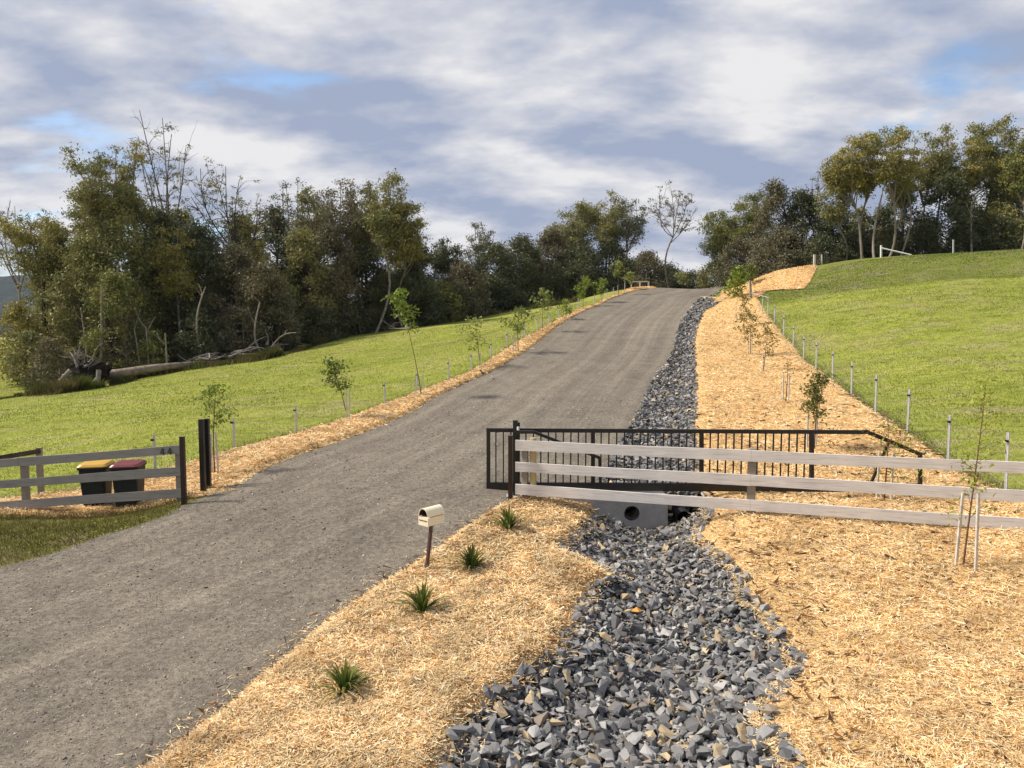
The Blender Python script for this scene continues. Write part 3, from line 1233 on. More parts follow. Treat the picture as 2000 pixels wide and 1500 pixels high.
# ------------------------------------------------------------------ post and rail fences
def rail_fence(name, label, A, B, rails, joints, posts, ext, mat):
    """A, B = (px, d) ends; rails = [(pyTopA, pyBotA, pyTopB, pyBotB)]; joints in 0..ext"""
    def at(t):
        xa, xb = (A[0] - 1000) / FPX * A[1], (B[0] - 1000) / FPX * B[1]
        return np.array([xa + (xb - xa) * t, A[1] + (B[1] - A[1]) * t])
    p0 = at(0)
    root = empty(name, (p0[0], p0[1], float(T(*p0))))
    tag(root, label, 'fence')
    dirv = at(1) - at(0)
    dirv /= np.linalg.norm(dirv)
    nrm = np.array([dirv[1], -dirv[0]])
    if nrm[1] > 0:
        nrm = -nrm
    def t_of(px):
        r = (px - 1000) / FPX
        a, b = at(0), at(1)
        return (r * a[1] - a[0]) / ((b[0] - a[0]) - r * (b[1] - a[1]))
    joints = [0.0] + [px if abs(px) < 10 else t_of(px) for px in joints] + [ext]
    for ta, ba, tb, bb in rails:
        zA = (P(A[0], ta, A[1])[2], P(A[0], ba, A[1])[2])
        zB = (P(B[0], tb, B[1])[2], P(B[0], bb, B[1])[2])
        for j in range(len(joints) - 1):
            t0, t1 = joints[j], joints[j + 1]
            L_ = np.linalg.norm(at(t1) - at(t0))
            t0g = t0 + .004 / L_ * (t1 - t0)
            n = 9
            V, F = [], []
            th = .042
            w1, w2 = rng.uniform(0, 9, 2)
            for i in range(n):
                t = t0g + (t1 - t0g) * i / (n - 1)
                p = at(t) + nrm * (.003 * math.sin(3 * i / n + w1))
                zt = zA[0] + (zB[0] - zA[0]) * t + .006 * math.sin(2.2 * i / n * 3 + w1)
                zb = zA[1] + (zB[1] - zA[1]) * t + .006 * math.sin(1.7 * i / n * 3 + w2)
                q = p - nrm * th
                V += [(p[0], p[1], zb), (p[0], p[1], zt), (q[0], q[1], zt), (q[0], q[1], zb)]
            for i in range(n - 1):
                for e in range(4):
                    F.append([i * 4 + e, i * 4 + (e + 1) % 4, i * 4 + 4 + (e + 1) % 4, i * 4 + 4 + e])
            F += [[0, 1, 2, 3], [(n - 1) * 4 + k for k in (3, 2, 1, 0)]]
            m = MB().add(V, F)
            m.build('rail', mat, root)
    for px, pytop, wid, kind in posts:
        # intersect the pixel's direction with the fence line
        r = (px - 1000) / FPX
        a, b = at(0), at(1)
        t = (r * a[1] - a[0]) / ((b[0] - a[0]) - r * (b[1] - a[1]))
        p = at(t) - nrm * (.042 + wid / 2 + .003)
        top = P(px, pytop, p[1])[2]
        gz = float(T(p[0], p[1])) - .35
        m = MB()
        if kind == 'round':
            m.tube([(p[0], p[1], gz), (p[0], p[1], top - .02), (p[0], p[1], top)], [wid / 2, wid / 2, wid / 2 * .9], 14)
            m.build('post', M_pine, root, smooth=False)
        else:
            m.beam((p[0], p[1], gz), (p[0], p[1], top), wid, wid, up=(nrm[0], nrm[1], 0), bev=.02)
            m.build('post', M_post, root)
    return root, at, nrm


fence_r, atR, nR = rail_fence('post_and_rail_fence', 'weathered grey three rail timber fence crossing in front of the black sliding gate', (1006, 15.45), (2000, 12.9),
                              [(860, 880, 903, 925), (903, 921.5, 957, 980), (946, 965, 1012, 1035)], [1472, 1.085], [(1023, 863, .13, 'sq'), (1039, 855, .14, 'round'), (1474, 876, .155, 'sq')], 2.15, M_rail)
# one more post past the frame carries the board ends
fence_l, atL, nL = rail_fence('post_and_rail_fence', 'weathered grey three rail timber fence with a house number, in front of the wheelie bins', (345, 15.8), (22, 16.3),
                              [(870, 886.5, 895, 911), (912, 929, 936, 952), (954, 971.5, 978, 994)], [24], [(337, 872, .135, 'sq'), (29, 898, .14, 'sq')], 1.9, M_rail_dark)
for at_, n_, t_, rt in ((atR, nR, 1.085, fence_r), (atR, nR, 1.62, fence_r), (atR, nR, 2.14, fence_r), (atL, nL, 1.88, fence_l)):
    a_ = at_(t_) - n_ * .12
    zt_ = (P(1006, 860, 15.45)[2] + (P(2000, 903, 12.9)[2] - P(1006, 860, 15.45)[2]) * t_) if rt is fence_r else (P(345, 870, 15.8)[2] + (P(22, 895, 16.3)[2] - P(345, 870, 15.8)[2]) * t_)
    m = MB()
    m.beam((a_[0], a_[1], float(T(*a_)) - .3), (a_[0], a_[1], zt_ + .04), .15, .15, bev=.02)
    m.build('post', M_post, rt)


def number_plate():
    t = (345 - 328) / (345 - 22.0)
    for k, px in enumerate((312, 326)):
        t = (345 - px) / (345 - 22.0)
        p = atL(t) + nL * .004
        zt = np.interp(px, [22, 345], [P(22, 897, 16.3)[2], P(345, 872, 15.8)[2]])
        h = .15
        dv = (atL(0) - atL(1))
        dv /= np.linalg.norm(dv)

        def q(u, v):
            b = p + dv * u * h
            return (b[0] + nL[0] * .006, b[1] + nL[1] * .006, zt - .012 - (1 - v) * h)
        m = MB()
        for s, e in (((.05, 1.0), (-.3, .35)), ((-.34, .32), (.36, .32)), ((.12, .98), (.12, 0))):
            m.beam(q(*s), q(*e), .017, .012, up=(nL[0], nL[1], 0))
        m.build('numeral', M_digit, fence_l)


number_plate()

# the return fence behind the bins: one dark rail
bf = empty('back_fence', P(76, 972, 17.8))
tag(bf, 'low fence with one dark top rail behind the grey rail fence', 'fence')
m = MB()
p = P(76, 874, 17.8)
m.beam((p[0], p[1], float(T(p[0], p[1])) - .3), p, .12, .12, bev=.015)
m.build('post', M_post, bf)
m = MB()
m.beam(P(78, 881, 17.72), P(-60, 904, 17.9), .05, .115)
m.build('rail', M_bark_dark, bf)


# ------------------------------------------------------------------ footing, gate and its posts
def footing():
    o = empty('concrete_footing', (1.6, 16.1, .3))
    tag(o, 'grey concrete footing with a round drain hole under the sliding gate', 'footing')
    x0, x1, y0, y1, zt, zb = -.12, 3.33, GY, 16.62, .60, -.35
    hx, hz, hr = (1238 - 1000) / FPX * GY, P(1238, 1003, GY)[2], .165
    n = 32
    V, F = [], []
    ring = [(hx + hr * math.cos(a), GY, hz + hr * math.sin(a)) for a in np.linspace(0, 2 * math.pi, n, endpoint=False)]
    outer = []
    for a in np.linspace(0, 2 * math.pi, n, endpoint=False):
        c, s = math.cos(a), math.sin(a)
        tt = min((x1 - hx) / c if c > 1e-6 else 1e9, (x0 - hx) / c if c < -1e-6 else 1e9, (zt - hz) / s if s > 1e-6 else 1e9, (zb - hz) / s if s < -1e-6 else 1e9)
        outer.append([hx + c * tt, GY, hz + s * tt])
    for cx_, cz_ in ((x0, zt), (x1, zt), (x0, zb), (x1, zb)):      # snap the nearest ray to each corner
        i = min(range(n), key=lambda k: (outer[k][0] - cx_) ** 2 + (outer[k][2] - cz_) ** 2)
        outer[i] = [cx_, GY, cz_]
    V = ring + outer + [(r_[0], GY + .9, r_[2]) for r_ in ring]
    for i in range(n):
        j = (i + 1) % n
        F.append([i, j, n + j, n + i])
        F.append([i, 2 * n + i, 2 * n + j, j])
    b = len(V)
    V += [(x0, y0, zt), (x1, y0, zt), (x1, y1, zt), (x0, y1, zt), (x0, y0, zb), (x1, y0, zb), (x1, y1, zb), (x0, y1, zb)]
    F += [[b, b + 1, b + 2, b + 3], [b + 1, b + 5, b + 6, b + 2], [b + 3, b + 2, b + 6, b + 7], [b, b + 3, b + 7, b + 4]]
    MB().add(V, F).build('slab', M_concrete, o)
    # ribbed drain pipe inside the hole
    pts, rad = [], []
    for i in range(16):
        pts.append((hx, GY + .05 + i * .045, hz))
        rad.append(hr - (.008 if i % 2 else .028))
    MB().tube(pts, rad, 20, cap=False).build('drain_pipe', M_pipe, o, smooth=False)
    return o


footing()


def culvert_pipe():
    c = P(1331, 1005, 15.9)
    o = empty('culvert_pipe', c)
    tag(o, 'dark ribbed drain pipe poking from the rubble beside the concrete footing', 'pipe')
    pts, rad = [], []
    for i in range(22):
        pts.append((c[0], c[1] - .25 + i * .05, c[2] - .01))
        rad.append(.17 - (.0 if i % 2 else .02))
    MB().tube(pts, rad, 20, cap=False).build('outer_wall', M_cap, o)
    MB().tube([(q[0], q[1], q[2]) for q in pts], [r_ - .022 for r_ in rad], 20, cap=False).build('inner_wall', M_cap, o)
    # stones heaped round it
    n = 130
    x = rng.uniform(3.36, 4.5, n)
    y = rng.uniform(15.75, 16.7, n)
    z = rng.uniform(-.1, .62, n)
    ok = (np.hypot(x - c[0], z - c[2]) > .22) & (z < .05 + (y - 15.6) * .75 + np.abs(x - 3.6) * .35)
    x, y, z = x[ok], y[ok], z[ok]
    s = rng.uniform(.12, .26, len(x))
    stones_merged('rubble', x, y, z, s, bed_u)


culvert_pipe()


def gate_():
    dL, dR = 16.2, 15.95
    def g(px, py):
        d = dL + (dR - dL) * (px - 950) / 848.0
        return P(px, py, d)
    o = empty('sliding_gate', g(950, 958))
    tag(o, 'long black steel sliding gate with thin vertical bars, standing open', 'gate')
    yoff = np.array((0, 0, 0))

    def bm_(name, p, q, w, h, mat=M_black):
        m = MB()
        m.beam(p, q, w, h)
        return m.build(name, mat, o)

    bm_('top_rail', g(950, 840), g(1692, 844), .06, .085)
    bm_('bottom_beam', g(950, 949.5), g(1800, 953), .075, .18)
    for px, t0 in ((954, 838), (1158, 840), (1370, 841), (1585, 842)):
        bm_('stile', g(px, 944), g(px, t0), .08, .085)
    bm_('sloping_rail', g(1690, 842), g(1799, 888), .055, .085)
    bm_('end_stile', g(1797, 948), g(1797, 886), .055, .075)
    bm_('diagonal_brace', g(1735, 866), g(1701, 944), .05, .05)
    me = None
    for a, b in ((954, 1158), (1158, 1370), (1370, 1585)):
        nb = 13
        for k in range(1, nb + 1):
            px = a + (b - a) * k / (nb + 1)
            p, q = g(px, 944), g(px, 841)
            if me is None:
                m = MB()
                m.beam(p, q, .028, .028)
                ob = m.build('bar', M_black, o)
                me, p0 = ob.data, p
            else:
                ob = link('bar', me, o)
                ob.location = [float(v) for v in (p - p0)]
    return o


gate_()


def steel_post(px, pyt, pyb, d, w, label, mat, extra=None):
    b = P(px, pyb, d)
    t = P(px, pyt, d)
    o = empty('gate_post', b)
    tag(o, label, 'post')
    m = MB()
    m.beam((b[0], b[1], b[2] - .3), (b[0], b[1], t[2]), w, w, up=(0, 1, 0), bev=.006)
    m.build('upright', mat, o)
    m = MB()
    m.beam((b[0], b[1], t[2] + .001), (b[0], b[1], t[2] + .012), w + .01, w + .01, up=(0, 1, 0))
    m.build('cap', mat, o)
    return o, b, t


steel_post(360, 854, 983, 15.35, .092, 'short dark bronze steel post at the road edge beside the grey fence end', M_darkbrown)
steel_post(997, 852, 984, 15.35, .098, 'short dark bronze steel post against the sliding gate', M_darkbrown)
o, b, t = steel_post(397.5, 820, 962.5, 16.55, .105, 'tall black steel post of the gate catch, on a concrete pad', M_black)
m = MB()
m.beam((b[0], b[1], b[2] + .004), (b[0], b[1], b[2] + .016), .26, .26, up=(0, 1, 0))
m.build('base_plate', M_black, o)
o2, b2, t2 = steel_post(408.5, 819, 961, 16.75, .095, 'black steel post close behind the tall gate catch post', M_black)
m = MB()
m.beam((b2[0] - .04, b2[1] - .16, b2[2] + .02), (b2[0] - .04, b2[1] - .16, b2[2] + .12), .055, .055)
m.build('conduit_stub', M_white, o2)
pd = MB()
q0 = P(395, 963, 16.55)
pd.beam((q0[0] - .62, 16.66, q0[2] - .1), (q0[0] + .42, 16.66, q0[2] - .1), .62, .2)
pad = pd.build('concrete_pad', M_concrete)
tag(pad, 'small pale concrete pad under the gate catch posts', 'pad')

o, b, t = steel_post(1006.5, 822, 962, 15.78, .105, 'tall black steel guide post with a bent brace in front of the gate', M_black)
m = MB()
pp = [P(1008, 844, 15.80), P(1043, 844, 15.86), P(1171, 894, 15.9), P(1173, 955, 15.9)]
for i in range(3):
    m.beam(pp[i], pp[i + 1], .06, .065, up=(0, 1, 0))
m.build('brace', M_black, o)
m = MB()
c_ = P(1012, 837, 15.72)
m.tube([c_ + np.array((0, -.03, -.03)), c_ + np.array((0, -.03, .04))], .028, 10)
m.build('sensor', M_white, o)
steel_post(1012, 826, 960, 16.42, .08, 'black steel roller post behind the gate', M_black)


# ------------------------------------------------------------------ wheelie bins
def bin_(cx, d, pyb, yaw, lidmat, label):
    base = P(cx, pyb, d)
    base[2] = float(T(base[0], base[1])) + .02
    o = empty('wheelie_bin', base)
    tag(o, label, 'bin', 'wheelie bins behind the rail fence')
    c, s = math.cos(yaw), math.sin(yaw)

    def W(x, y, z):
        return (base[0] + c * x - s * y, base[1] + s * x + c * y, base[2] + z)

    def rect(w, dp, z, r=.05):
        out = []
        for sx, sy, a0 in ((1, 1, 0), (-1, 1, 90), (-1, -1, 180), (1, -1, 270)):
            for a in (0, 45, 90):
                th = math.radians(a0 + a)
                out.append(W(sx * (w / 2 - r) + r * math.cos(th), sy * (dp / 2 - r) + r * math.sin(th), z))
        return out
    rings = [rect(.44, .50, .03), rect(.46, .53, .18), rect(.55, .66, .88), rect(.55, .66, .94), rect(.60, .73, .945), rect(.60, .73, .985)]
    V = sum(rings, [])
    F = []
    for i in range(len(rings) - 1):
        for j in range(12):
            F.append([i * 12 + j, i * 12 + (j + 1) % 12, (i + 1) * 12 + (j + 1) % 12, (i + 1) * 12 + j])
    F.append(list(range(12))[::-1])
    F.append(list(range((len(rings) - 1) * 12, len(rings) * 12)))
    body = MB().add(V, F).build('body', M_bin, o)
    lr = [rect(.61, .74, .99, .06), rect(.61, .74, 1.01, .06), rect(.54, .66, 1.055, .08), rect(.40, .5, 1.07, .08)]
    V = sum(lr, [])
    F = []
    for i in range(3):
        for j in range(12):
            F.append([i * 12 + j, i * 12 + (j + 1) % 12, (i + 1) * 12 + (j + 1) % 12, (i + 1) * 12 + j])
    F.append(list(range(12))[::-1])
    F.append(list(range(36, 48)))
    MB().add(V, F).build('lid', lidmat, o)
    for sx in (-1, 1):
        wh = MB().tube([W(sx * .29, .22, .10), W(sx * .23, .22, .10)], .10, 16).build('wheel', M_cap, o)
        MB().tube([W(sx * .296, .22, .10), W(sx * .288, .22, .10)], .04, 10).build('hub', M_white, wh)
    MB().tube([W(-.25, .40, .96), W(.25, .40, .96)], .016, 8).build('handle', M_bin, body)


bin_(191, 16.75, 990, .22, M_lid_y, 'dark wheelie bin with a yellow lid behind the rail fence')
bin_(254, 16.62, 990, .18, M_lid_r, 'dark wheelie bin with a dark red lid behind the rail fence')


# ------------------------------------------------------------------ mailbox
def mailbox():
    b = G(832, 1127)
    top = P(842.5, 1023, b[1])
    o = empty('mailbox', b)
    tag(o, 'cream mailbox with an arched paper holder on a leaning brown post', 'mailbox')
    m = MB()
    ax = np.array(top) - b
    m.beam(b - ax * .15, top, .05, .05, up=(.7, .7, 0), bev=.005)
    m.build('post', M_mailpost, o)
    ang = math.radians(40)
    f = np.array((math.sin(ang), math.cos(ang), 0))          # long axis, pointing away
    s = np.array((math.cos(ang), -math.sin(ang), 0))         # across, to the right
    u = np.array((0, 0, 1.0))
    w, L_, h = .22, .37, .135
    c = np.array(top) + np.array((0.0, 0.02, 0))

    def W(x, y, z):
        return c + s * x + f * y + u * z
    m = MB()
    V = [W(x, y, z) for y in (-L_ / 2, L_ / 2) for x, z in ((-w / 2, 0), (w / 2, 0), (w / 2, h), (-w / 2, h))]
    F = [[0, 1, 2, 3], [7, 6, 5, 4], [0, 4, 5, 1], [1, 5, 6, 2], [2, 6, 7, 3], [3, 7, 4, 0]]
    m.add(V, F)
    box = m.build('box', M_cream, o)
    # arched holder: a thin half tube, open at both ends
    n = 14
    V, F = [], []
    for y in (-L_ / 2 - .004, L_ / 2 + .004):
        for r_, in ((1.0,), (.93,)):
            for i in range(n + 1):
                a = math.pi * i / n
                V.append(W(w / 2 * 1.01 * r_ * math.cos(a), y, h + .012 + .135 * r_ * math.sin(a)))
    k = n + 1
    for i in range(n):
        F.append([i, i + 1, 2 * k + i + 1, 2 * k + i])
        F.append([k + i + 1, k + i, 3 * k + i, 3 * k + i + 1])
        F.append([i + 1, i, k + i, k + i + 1])
        F.append([2 * k + i, 2 * k + i + 1, 3 * k + i + 1, 3 * k + i])
    for i in (0, n):
        F.append([i, 2 * k + i, 3 * k + i, k + i])
    F.append([3 * k + i for i in range(k)])
    holder = MB().add(V, F).build('paper_holder', M_cream, o)
    m = MB()
    m.beam(W(0, -L_ / 2 + .06, h + .008), W(0, L_ / 2 - .01, h + .008), w * .95, .006)
    m.build('holder_floor', M_mailpost, holder)
    V, F = [], []
    for y in (-L_ / 2 + .012, L_ / 2 - .012):
        for i in range(n + 1):
            a = math.pi * i / n
            V.append(W(w / 2 * .925 * math.cos(a), y, h + .014 + .135 * .915 * math.sin(a)))
    F = [[i, i + 1, k + i + 1, k + i] for i in range(n)] + [[k + i for i in range(k)]]
    MB().add(V, F).build('holder_inner_shade', M_mailpost, holder)  # added dark sheet, the shade inside the holder put into its colour
    m = MB()
    m.beam(W(-w / 2 + .02, -L_ / 2 - .003, h * .62), W(w / 2 - .02, -L_ / 2 - .003, h * .62), .006, .012)
    m.build('flap_lip', M_mailpost, box)


mailbox()


# ------------------------------------------------------------------ flax clumps
def flax(px, py, hpx, label, seed):
    r = np.random.default_rng(seed)
    b = G(px, py)
    b[2] += .04
    o = empty('flax_plant', b)
    tag(o, label, 'plant', 'strappy plants in the straw bed')
    h = hpx / FPX * b[1] * 1.6
    V, F, C = [], [], []
    for i in range(60):
        th = r.uniform(0, 6.283)
        spread = r.uniform(.15, 1.0)
        hh = h * (1.1 - .5 * spread) * r.uniform(.75, 1.1)
        out = h * .9 * spread * r.uniform(.7, 1.1)
        w = r.uniform(.011, .019)
        side = np.array((-math.sin(th), math.cos(th), 0))
        dr = np.array((math.cos(th), math.sin(th), 0))
        base = b + dr * r.uniform(.0, .05) + np.array((0, 0, -.03))
        tone = r.uniform(0, 1)
        col = np.array((.045, .085, .018)) * (1 - tone) + np.array((.15, .20, .035)) * tone
        n0 = len(V)
        for k in range(6):
            t = k / 5
            p = base + dr * out * t ** 1.7 + np.array((0, 0, 1)) * hh * (t * 1.25 - .35 * t ** 3 * (1 + spread))
            ww = w * (1 - t ** 2.5) * (.7 + .6 * min(t * 4, 1)) + .001
            V += [p - side * ww, p + side * ww]
            tip = np.array((.22, .17, .05))
            cc = col * (1 - t ** 3) + tip * t ** 3
            C += [cc, cc]
        for k in range(5):
            a = n0 + 2 * k
            F.append([a, a + 1, a + 3, a + 2])
    V = np.array(V) - b
    link('foliage', mesh_np('foliage', V, np.array(F), M_blade, col=np.array(C)), o)


flax(675, 1368, 62, 'bushy green flax clump in the straw, the largest of the four', 1)
flax(825, 1210, 58, 'upright green flax clump in the straw just below the mailbox post', 2)
flax(921, 1123, 46, 'thin spiky flax clump in the straw between the mailbox and the rocks', 3)
flax(993, 1044, 44, 'round green flax clump in the straw by the short bronze gate post', 4)


# ------------------------------------------------------------------ wire fences
def wire_fence(name, label, posts, hts):
    g0 = G(*posts[0])
    root = empty(name, g0)
    tag(root, label, 'fence')
    tops, bases = [], []
    for (px, py), h in zip(posts, hts):
        b = G(px, py)
        lean = rng.normal(0, .018, 2)
        t = b + np.array((lean[0] * h, lean[1] * h, h))
        m = MB()
        w = .03
        # star section: three fins
        for a in (0, 120, 240):
            th = math.radians(a + 20)
            off = np.array((math.cos(th), math.sin(th), 0)) * .02
            m.beam(b + off - np.array((0, 0, .3)), t + off, .013, .036, up=(math.cos(th), math.sin(th), 0))
        po = m.build('post', M_steel, root)
        m = MB()
        c = b + (t - b) * .86 + np.array((-.02, -.02, 0))
        m.beam(c - np.array((.05, 0, 0)), c + np.array((.03, 0, 0)), .05, .05)
        cap = m.build('insulator', M_cap, po)
        tops.append(t)
        bases.append(b)
    for k, f in enumerate((.12, .3, .48, .66, .86)):
        m = MB()
        for i in range(len(tops) - 1):
            p = bases[i] + (tops[i] - bases[i]) * f
            q = bases[i + 1] + (tops[i + 1] - bases[i + 1]) * f
            mid = (p + q) / 2 - np.array((0, 0, .012))
            m.tube([p, mid, q], .0028, 4, cap=False)
        m.build('wire', M_wire, root)
    return root


lp = [(303, 918), (458, 881), (579, 849), (752, 791), (813, 769), (876, 745), (921, 727), (959, 703), (991, 681), (1025, 659), (1049, 648), (1072, 636), (1091, 623),
      (1111, 613), (1129, 605), (1160, 594), (1186, 583), (1198, 578), (1220, 566)]
wire_fence('wire_fence', 'steel picket and wire fence along the lower paddock edge of the drive', lp, [.93 * rng.uniform(.94, 1.06) for _ in lp])
rp = [(2090, 1040), (1965, 962), (1852, 903), (1772, 845), (1710, 805), (1663, 772), (1626, 742), (1594, 721), (1570, 703), (1549, 678), (1530, 656), (1513, 631), (1500, 618), (1488, 611)]
wire_fence('wire_fence', 'steel picket and wire fence between the straw bank and the upper paddock', rp, [1.27 * rng.uniform(.96, 1.04) for _ in rp])

# corner post of the upper fence
b = G(1467, 584)
m = MB()
m.beam(b - np.array((0, 0, .3)), b + np.array((-.12, 0, 1.55)), .17, .17, bev=.03)
o = empty('corner_post', b)
tag(o, 'leaning grey timber corner post at the top of the straw bank', 'post')
m.build('upright', M_post, o)
m = MB()
m.tube([b + np.array((-.02, -.09, .5)), b + np.array((.9, -1.6, .05))], .03, 6)
m.build('stay', M_steel, o)


# ------------------------------------------------------------------ young trees and their stakes
LAST = ['young tree']


def stake(px, pyt, pyb, lean=0.0):
    b = G(px, pyb)
    h = (pyb - pyt) / FPX * b[1]
    m = MB()
    p = b - np.array((0, 0, .25))
    q = b + np.array((lean * h, 0, h))
    w = .038
    m.beam(p, q, w, w, bev=.004)
    # pointed shoulder
    m.beam(q, q + np.array((0, 0, .012)), w * .7, w * .7)
    o = empty('tree_stake', b)
    tag(o, 'thin timber stake by the ' + LAST[0], 'stake', 'stakes supporting the young trees')
    m.build('shaft', M_stake, o)


def sapling(px, py, ptop, label, crown=(.35, 1.0), rad=.5, leaves=260, size=.055, col=((.10, .15, .02), (.22, .26, .04)), lean=0.0, seed=0, weep=0.0, nb=12, thick=1.0, group=None):
    r = np.random.default_rng(500 + seed)
    b = G(px, py)
    d = b[1]
    h = (py - ptop) / FPX * d
    o = empty('young_tree', b)
    tag(o, label, 'tree', group)
    short = label
    for w_ in (' in front', ' on the', ' on a', ' behind', ' by ', ' beside', ' near', ' high', ' halfway', ' at the', ' standing', ' leaning', ' beyond'):
        short = short.split(w_)[0]
    LAST[0] = short
    tr = MB()
    n = 9
    pts, rad_ = [], []
    w1 = r.uniform(0, 6)
    for i in range(n):
        t = i / (n - 1)
        pts.append(b + np.array((lean * h * t + .02 * h * math.sin(3 * t + w1), .015 * h * math.sin(4 * t + w1), h * t - (.1 if i == 0 else 0))))
        rad_.append((.018 * (1 - t) + .004) * thick)
    tr.tube(pts, rad_, 6)
    pts = np.array(pts)
    cen = []
    for k in range(nb):
        t = crown[0] + (crown[1] - crown[0]) * (k + r.uniform(0, 1)) / nb
        t = min(t, .98)
        p = np.array([np.interp(t, np.linspace(0, 1, n), pts[:, j]) for j in range(3)])
        th = r.uniform(0, 6.283)
        tt = (t - crown[0]) / (crown[1] - crown[0])
        L_ = rad * (.35 + 1.1 * math.sin(math.pi * min(1, tt * .85 + .15))) * r.uniform(.6, 1.15)
        dv = np.array((math.cos(th), math.sin(th), r.uniform(.3, .9) - weep))
        dv /= np.linalg.norm(dv)
        q1 = p + dv * L_ * .55 + np.array((0, 0, .03))
        q2 = p + dv * L_ + np.array((0, 0, -.12 * L_ - weep * .2))
        tr.tube([p, q1, q2], np.array([.006, .004, .002]) * thick, 4, cap=False)
        for s in np.linspace(.25, 1, 6):
            cen.append(p + (q1 - p) * min(1, s * 2) if s < .5 else q1 + (q2 - q1) * (s - .5) * 2)
    for t in np.linspace(max(.5, crown[0]), 1, 8):
        cen.append(np.array([np.interp(t, np.linspace(0, 1, n), pts[:, j]) for j in range(3)]))
    tr.build('trunk', M_twig, o, smooth=True)
    cen = np.array(cen)
    c = cen[r.integers(0, len(cen), leaves)] + r.normal(0, .045 + .12 * rad, (leaves, 3)) * np.array((1, 1, .8))
    t = r.random((leaves, 1))
    cc = np.array(col[0]) * (1 - t) + np.array(col[1]) * t
    V, F, C = leaf_quads(r, c - b, 1.55 * size * r.uniform(.6, 1.3, leaves), cc, .55)
    link('crown', mesh_np('crown', V, F, M_leaf, col=C), o)
    return o


def leaf_quads(r, c, size, col, aspect=.5, up=0.0):
    n = len(c)
    a = r.normal(0, 1, (n, 3))
    a[:, 2] -= up
    a /= np.linalg.norm(a, axis=1)[:, None]
    w = np.cross(a, r.normal(0, 1, (n, 3)))
    w /= np.linalg.norm(w, axis=1)[:, None] + 1e-9
    s = size[:, None]
    V = np.stack([c - a * s * .5 + w * s * aspect * .5, c - a * s * .5 - w * s * aspect * .5, c + a * s * .55], 1).reshape(-1, 3)
    F = np.arange(n * 3).reshape(n, 3)
    return V, F, np.repeat(col, 3, 0)


GREEN = ((.12, .19, .025), (.26, .32, .05))
OLIVE = ((.11, .10, .025), (.23, .19, .05))
LIME = ((.14, .20, .025), (.27, .32, .05))
# gate side
sapling(1880, 1121, 742, 'tall sparse young tree with reddish stem in front of the grey rail fence', (.2, 1.0), .42, 300, .05, ((.2, .24, .03), (.36, .38, .07)), .06, 1, 0, 17, .8)
stake(1864, 958, 1118, .06)
stake(1905, 958, 1128, -.01)
sapling(1724, 986, 828, 'young tree with drooping leafy sprays behind the tail of the gate', (.45, 1.0), .75, 420, .045, ((.16, .19, .03), (.30, .31, .06)), .04, 2, .75, 16)
stake(1711, 880, 986, .03)
stake(1741, 884, 988, -.01)
sapling(1588, 885, 730, 'bushy olive green young tree with a full crown on the straw bank', (.42, 1.0), .38, 900, .06, ((.07, .085, .015), (.17, .17, .04)), .07, 3, 0, 18)
stake(1576, 803, 880, .0)
stake(1594, 803, 880, .0)
sapling(1534, 790, 700, 'nearly bare staked young tree on the straw bank', (.4, 1.0), .25, 60, .05, OLIVE, .02, 4, 0, 8)
stake(1529, 728, 788)
stake(1540, 730, 790)
sapling(1492, 728, 640, 'forked young tree with dusty olive leaves on the straw bank', (.3, 1.0), .55, 330, .075, OLIVE, .05, 5, 0, 12)
stake(1490, 690, 727)
sapling(1464, 695, 612, 'young tree with loose olive sprays by two stakes high on the straw bank', (.35, 1.0), .6, 420, .085, OLIVE, .03, 6, .2, 13)
stake(1461, 655, 696)
stake(1468, 652, 694)
sapling(1452, 640, 578, 'narrow olive young tree high on the straw bank', (.25, 1.0), .45, 330, .09, OLIVE, .0, 7, 0, 10)
stake(1437, 590, 624)
sapling(1431, 585, 528, 'bright green leafy young tree at the top of the rock drain', (.1, 1.0), 1.0, 1100, .16, LIME, .1, 8, 0, 20)
sapling(1466, 560, 520, 'green young tree behind the leaning corner post', (.2, 1.0), .7, 500, .15, ((.08, .12, .02), (.17, .2, .04)), .0, 9, 0, 14)
# paddock side
sapling(422, 932, 757, 'young tree with a round bright green crown beside the gate catch posts', (.55, 1.0), .42, 420, .06, GREEN, .02, 10, 0, 16)
stake(414, 846, 930)
stake(428, 842, 934, -.05)
sapling(682, 822, 706, 'young tree with a dark green crown leaning towards the paddock', (.45, 1.0), .5, 520, .075, ((.07, .11, .02), (.16, .2, .04)), -.30, 11, 0, 15)
stake(677, 762, 826)
stake(683, 762, 828)
sapling(820, 778, 572, 'tallest slender young tree with leaves only near its top', (.62, 1.0), .55, 420, .10, GREEN, -.16, 12, 0, 15)
stake(812, 731, 777)
stake(826, 731, 770)
sapling(938, 719, 625, 'pale green wispy young tree by the wire fence', (.4, 1.0), .8, 260, .10, ((.17, .21, .05), (.28, .31, .08)), -.08, 13, .3, 14)
stake(934, 689, 720)
stake(938.5, 688, 719)
sapling(1014, 690, 606, 'young tree with feathery green crown halfway up the drive', (.45, 1.0), .75, 420, .11, ((.11, .15, .03), (.22, .25, .06)), -.04, 14, .2, 14)
stake(1003, 658, 688)
stake(1007, 657, 688)
sapling(1062, 650, 568, 'young tree with a wide pale green crown halfway up the drive', (.5, 1.0), .7, 260, .12, ((.14, .19, .05), (.26, .30, .08)), -.03, 15, 0, 14)
stake(1058, 624, 647)
stake(1062.5, 624, 647)
sapling(1105, 625, 588, 'small lime green young tree near the crest', (.2, 1.0), .6, 220, .12, LIME, .0, 16, 0, 10)
stake(1103, 607, 625)
sapling(1140, 600, 546, 'conical lime green young tree near the crest, wider than its neighbour', (.25, 1.0), .7, 460, .13, LIME, .0, 17, 0, 18)
stake(1136, 583, 600)
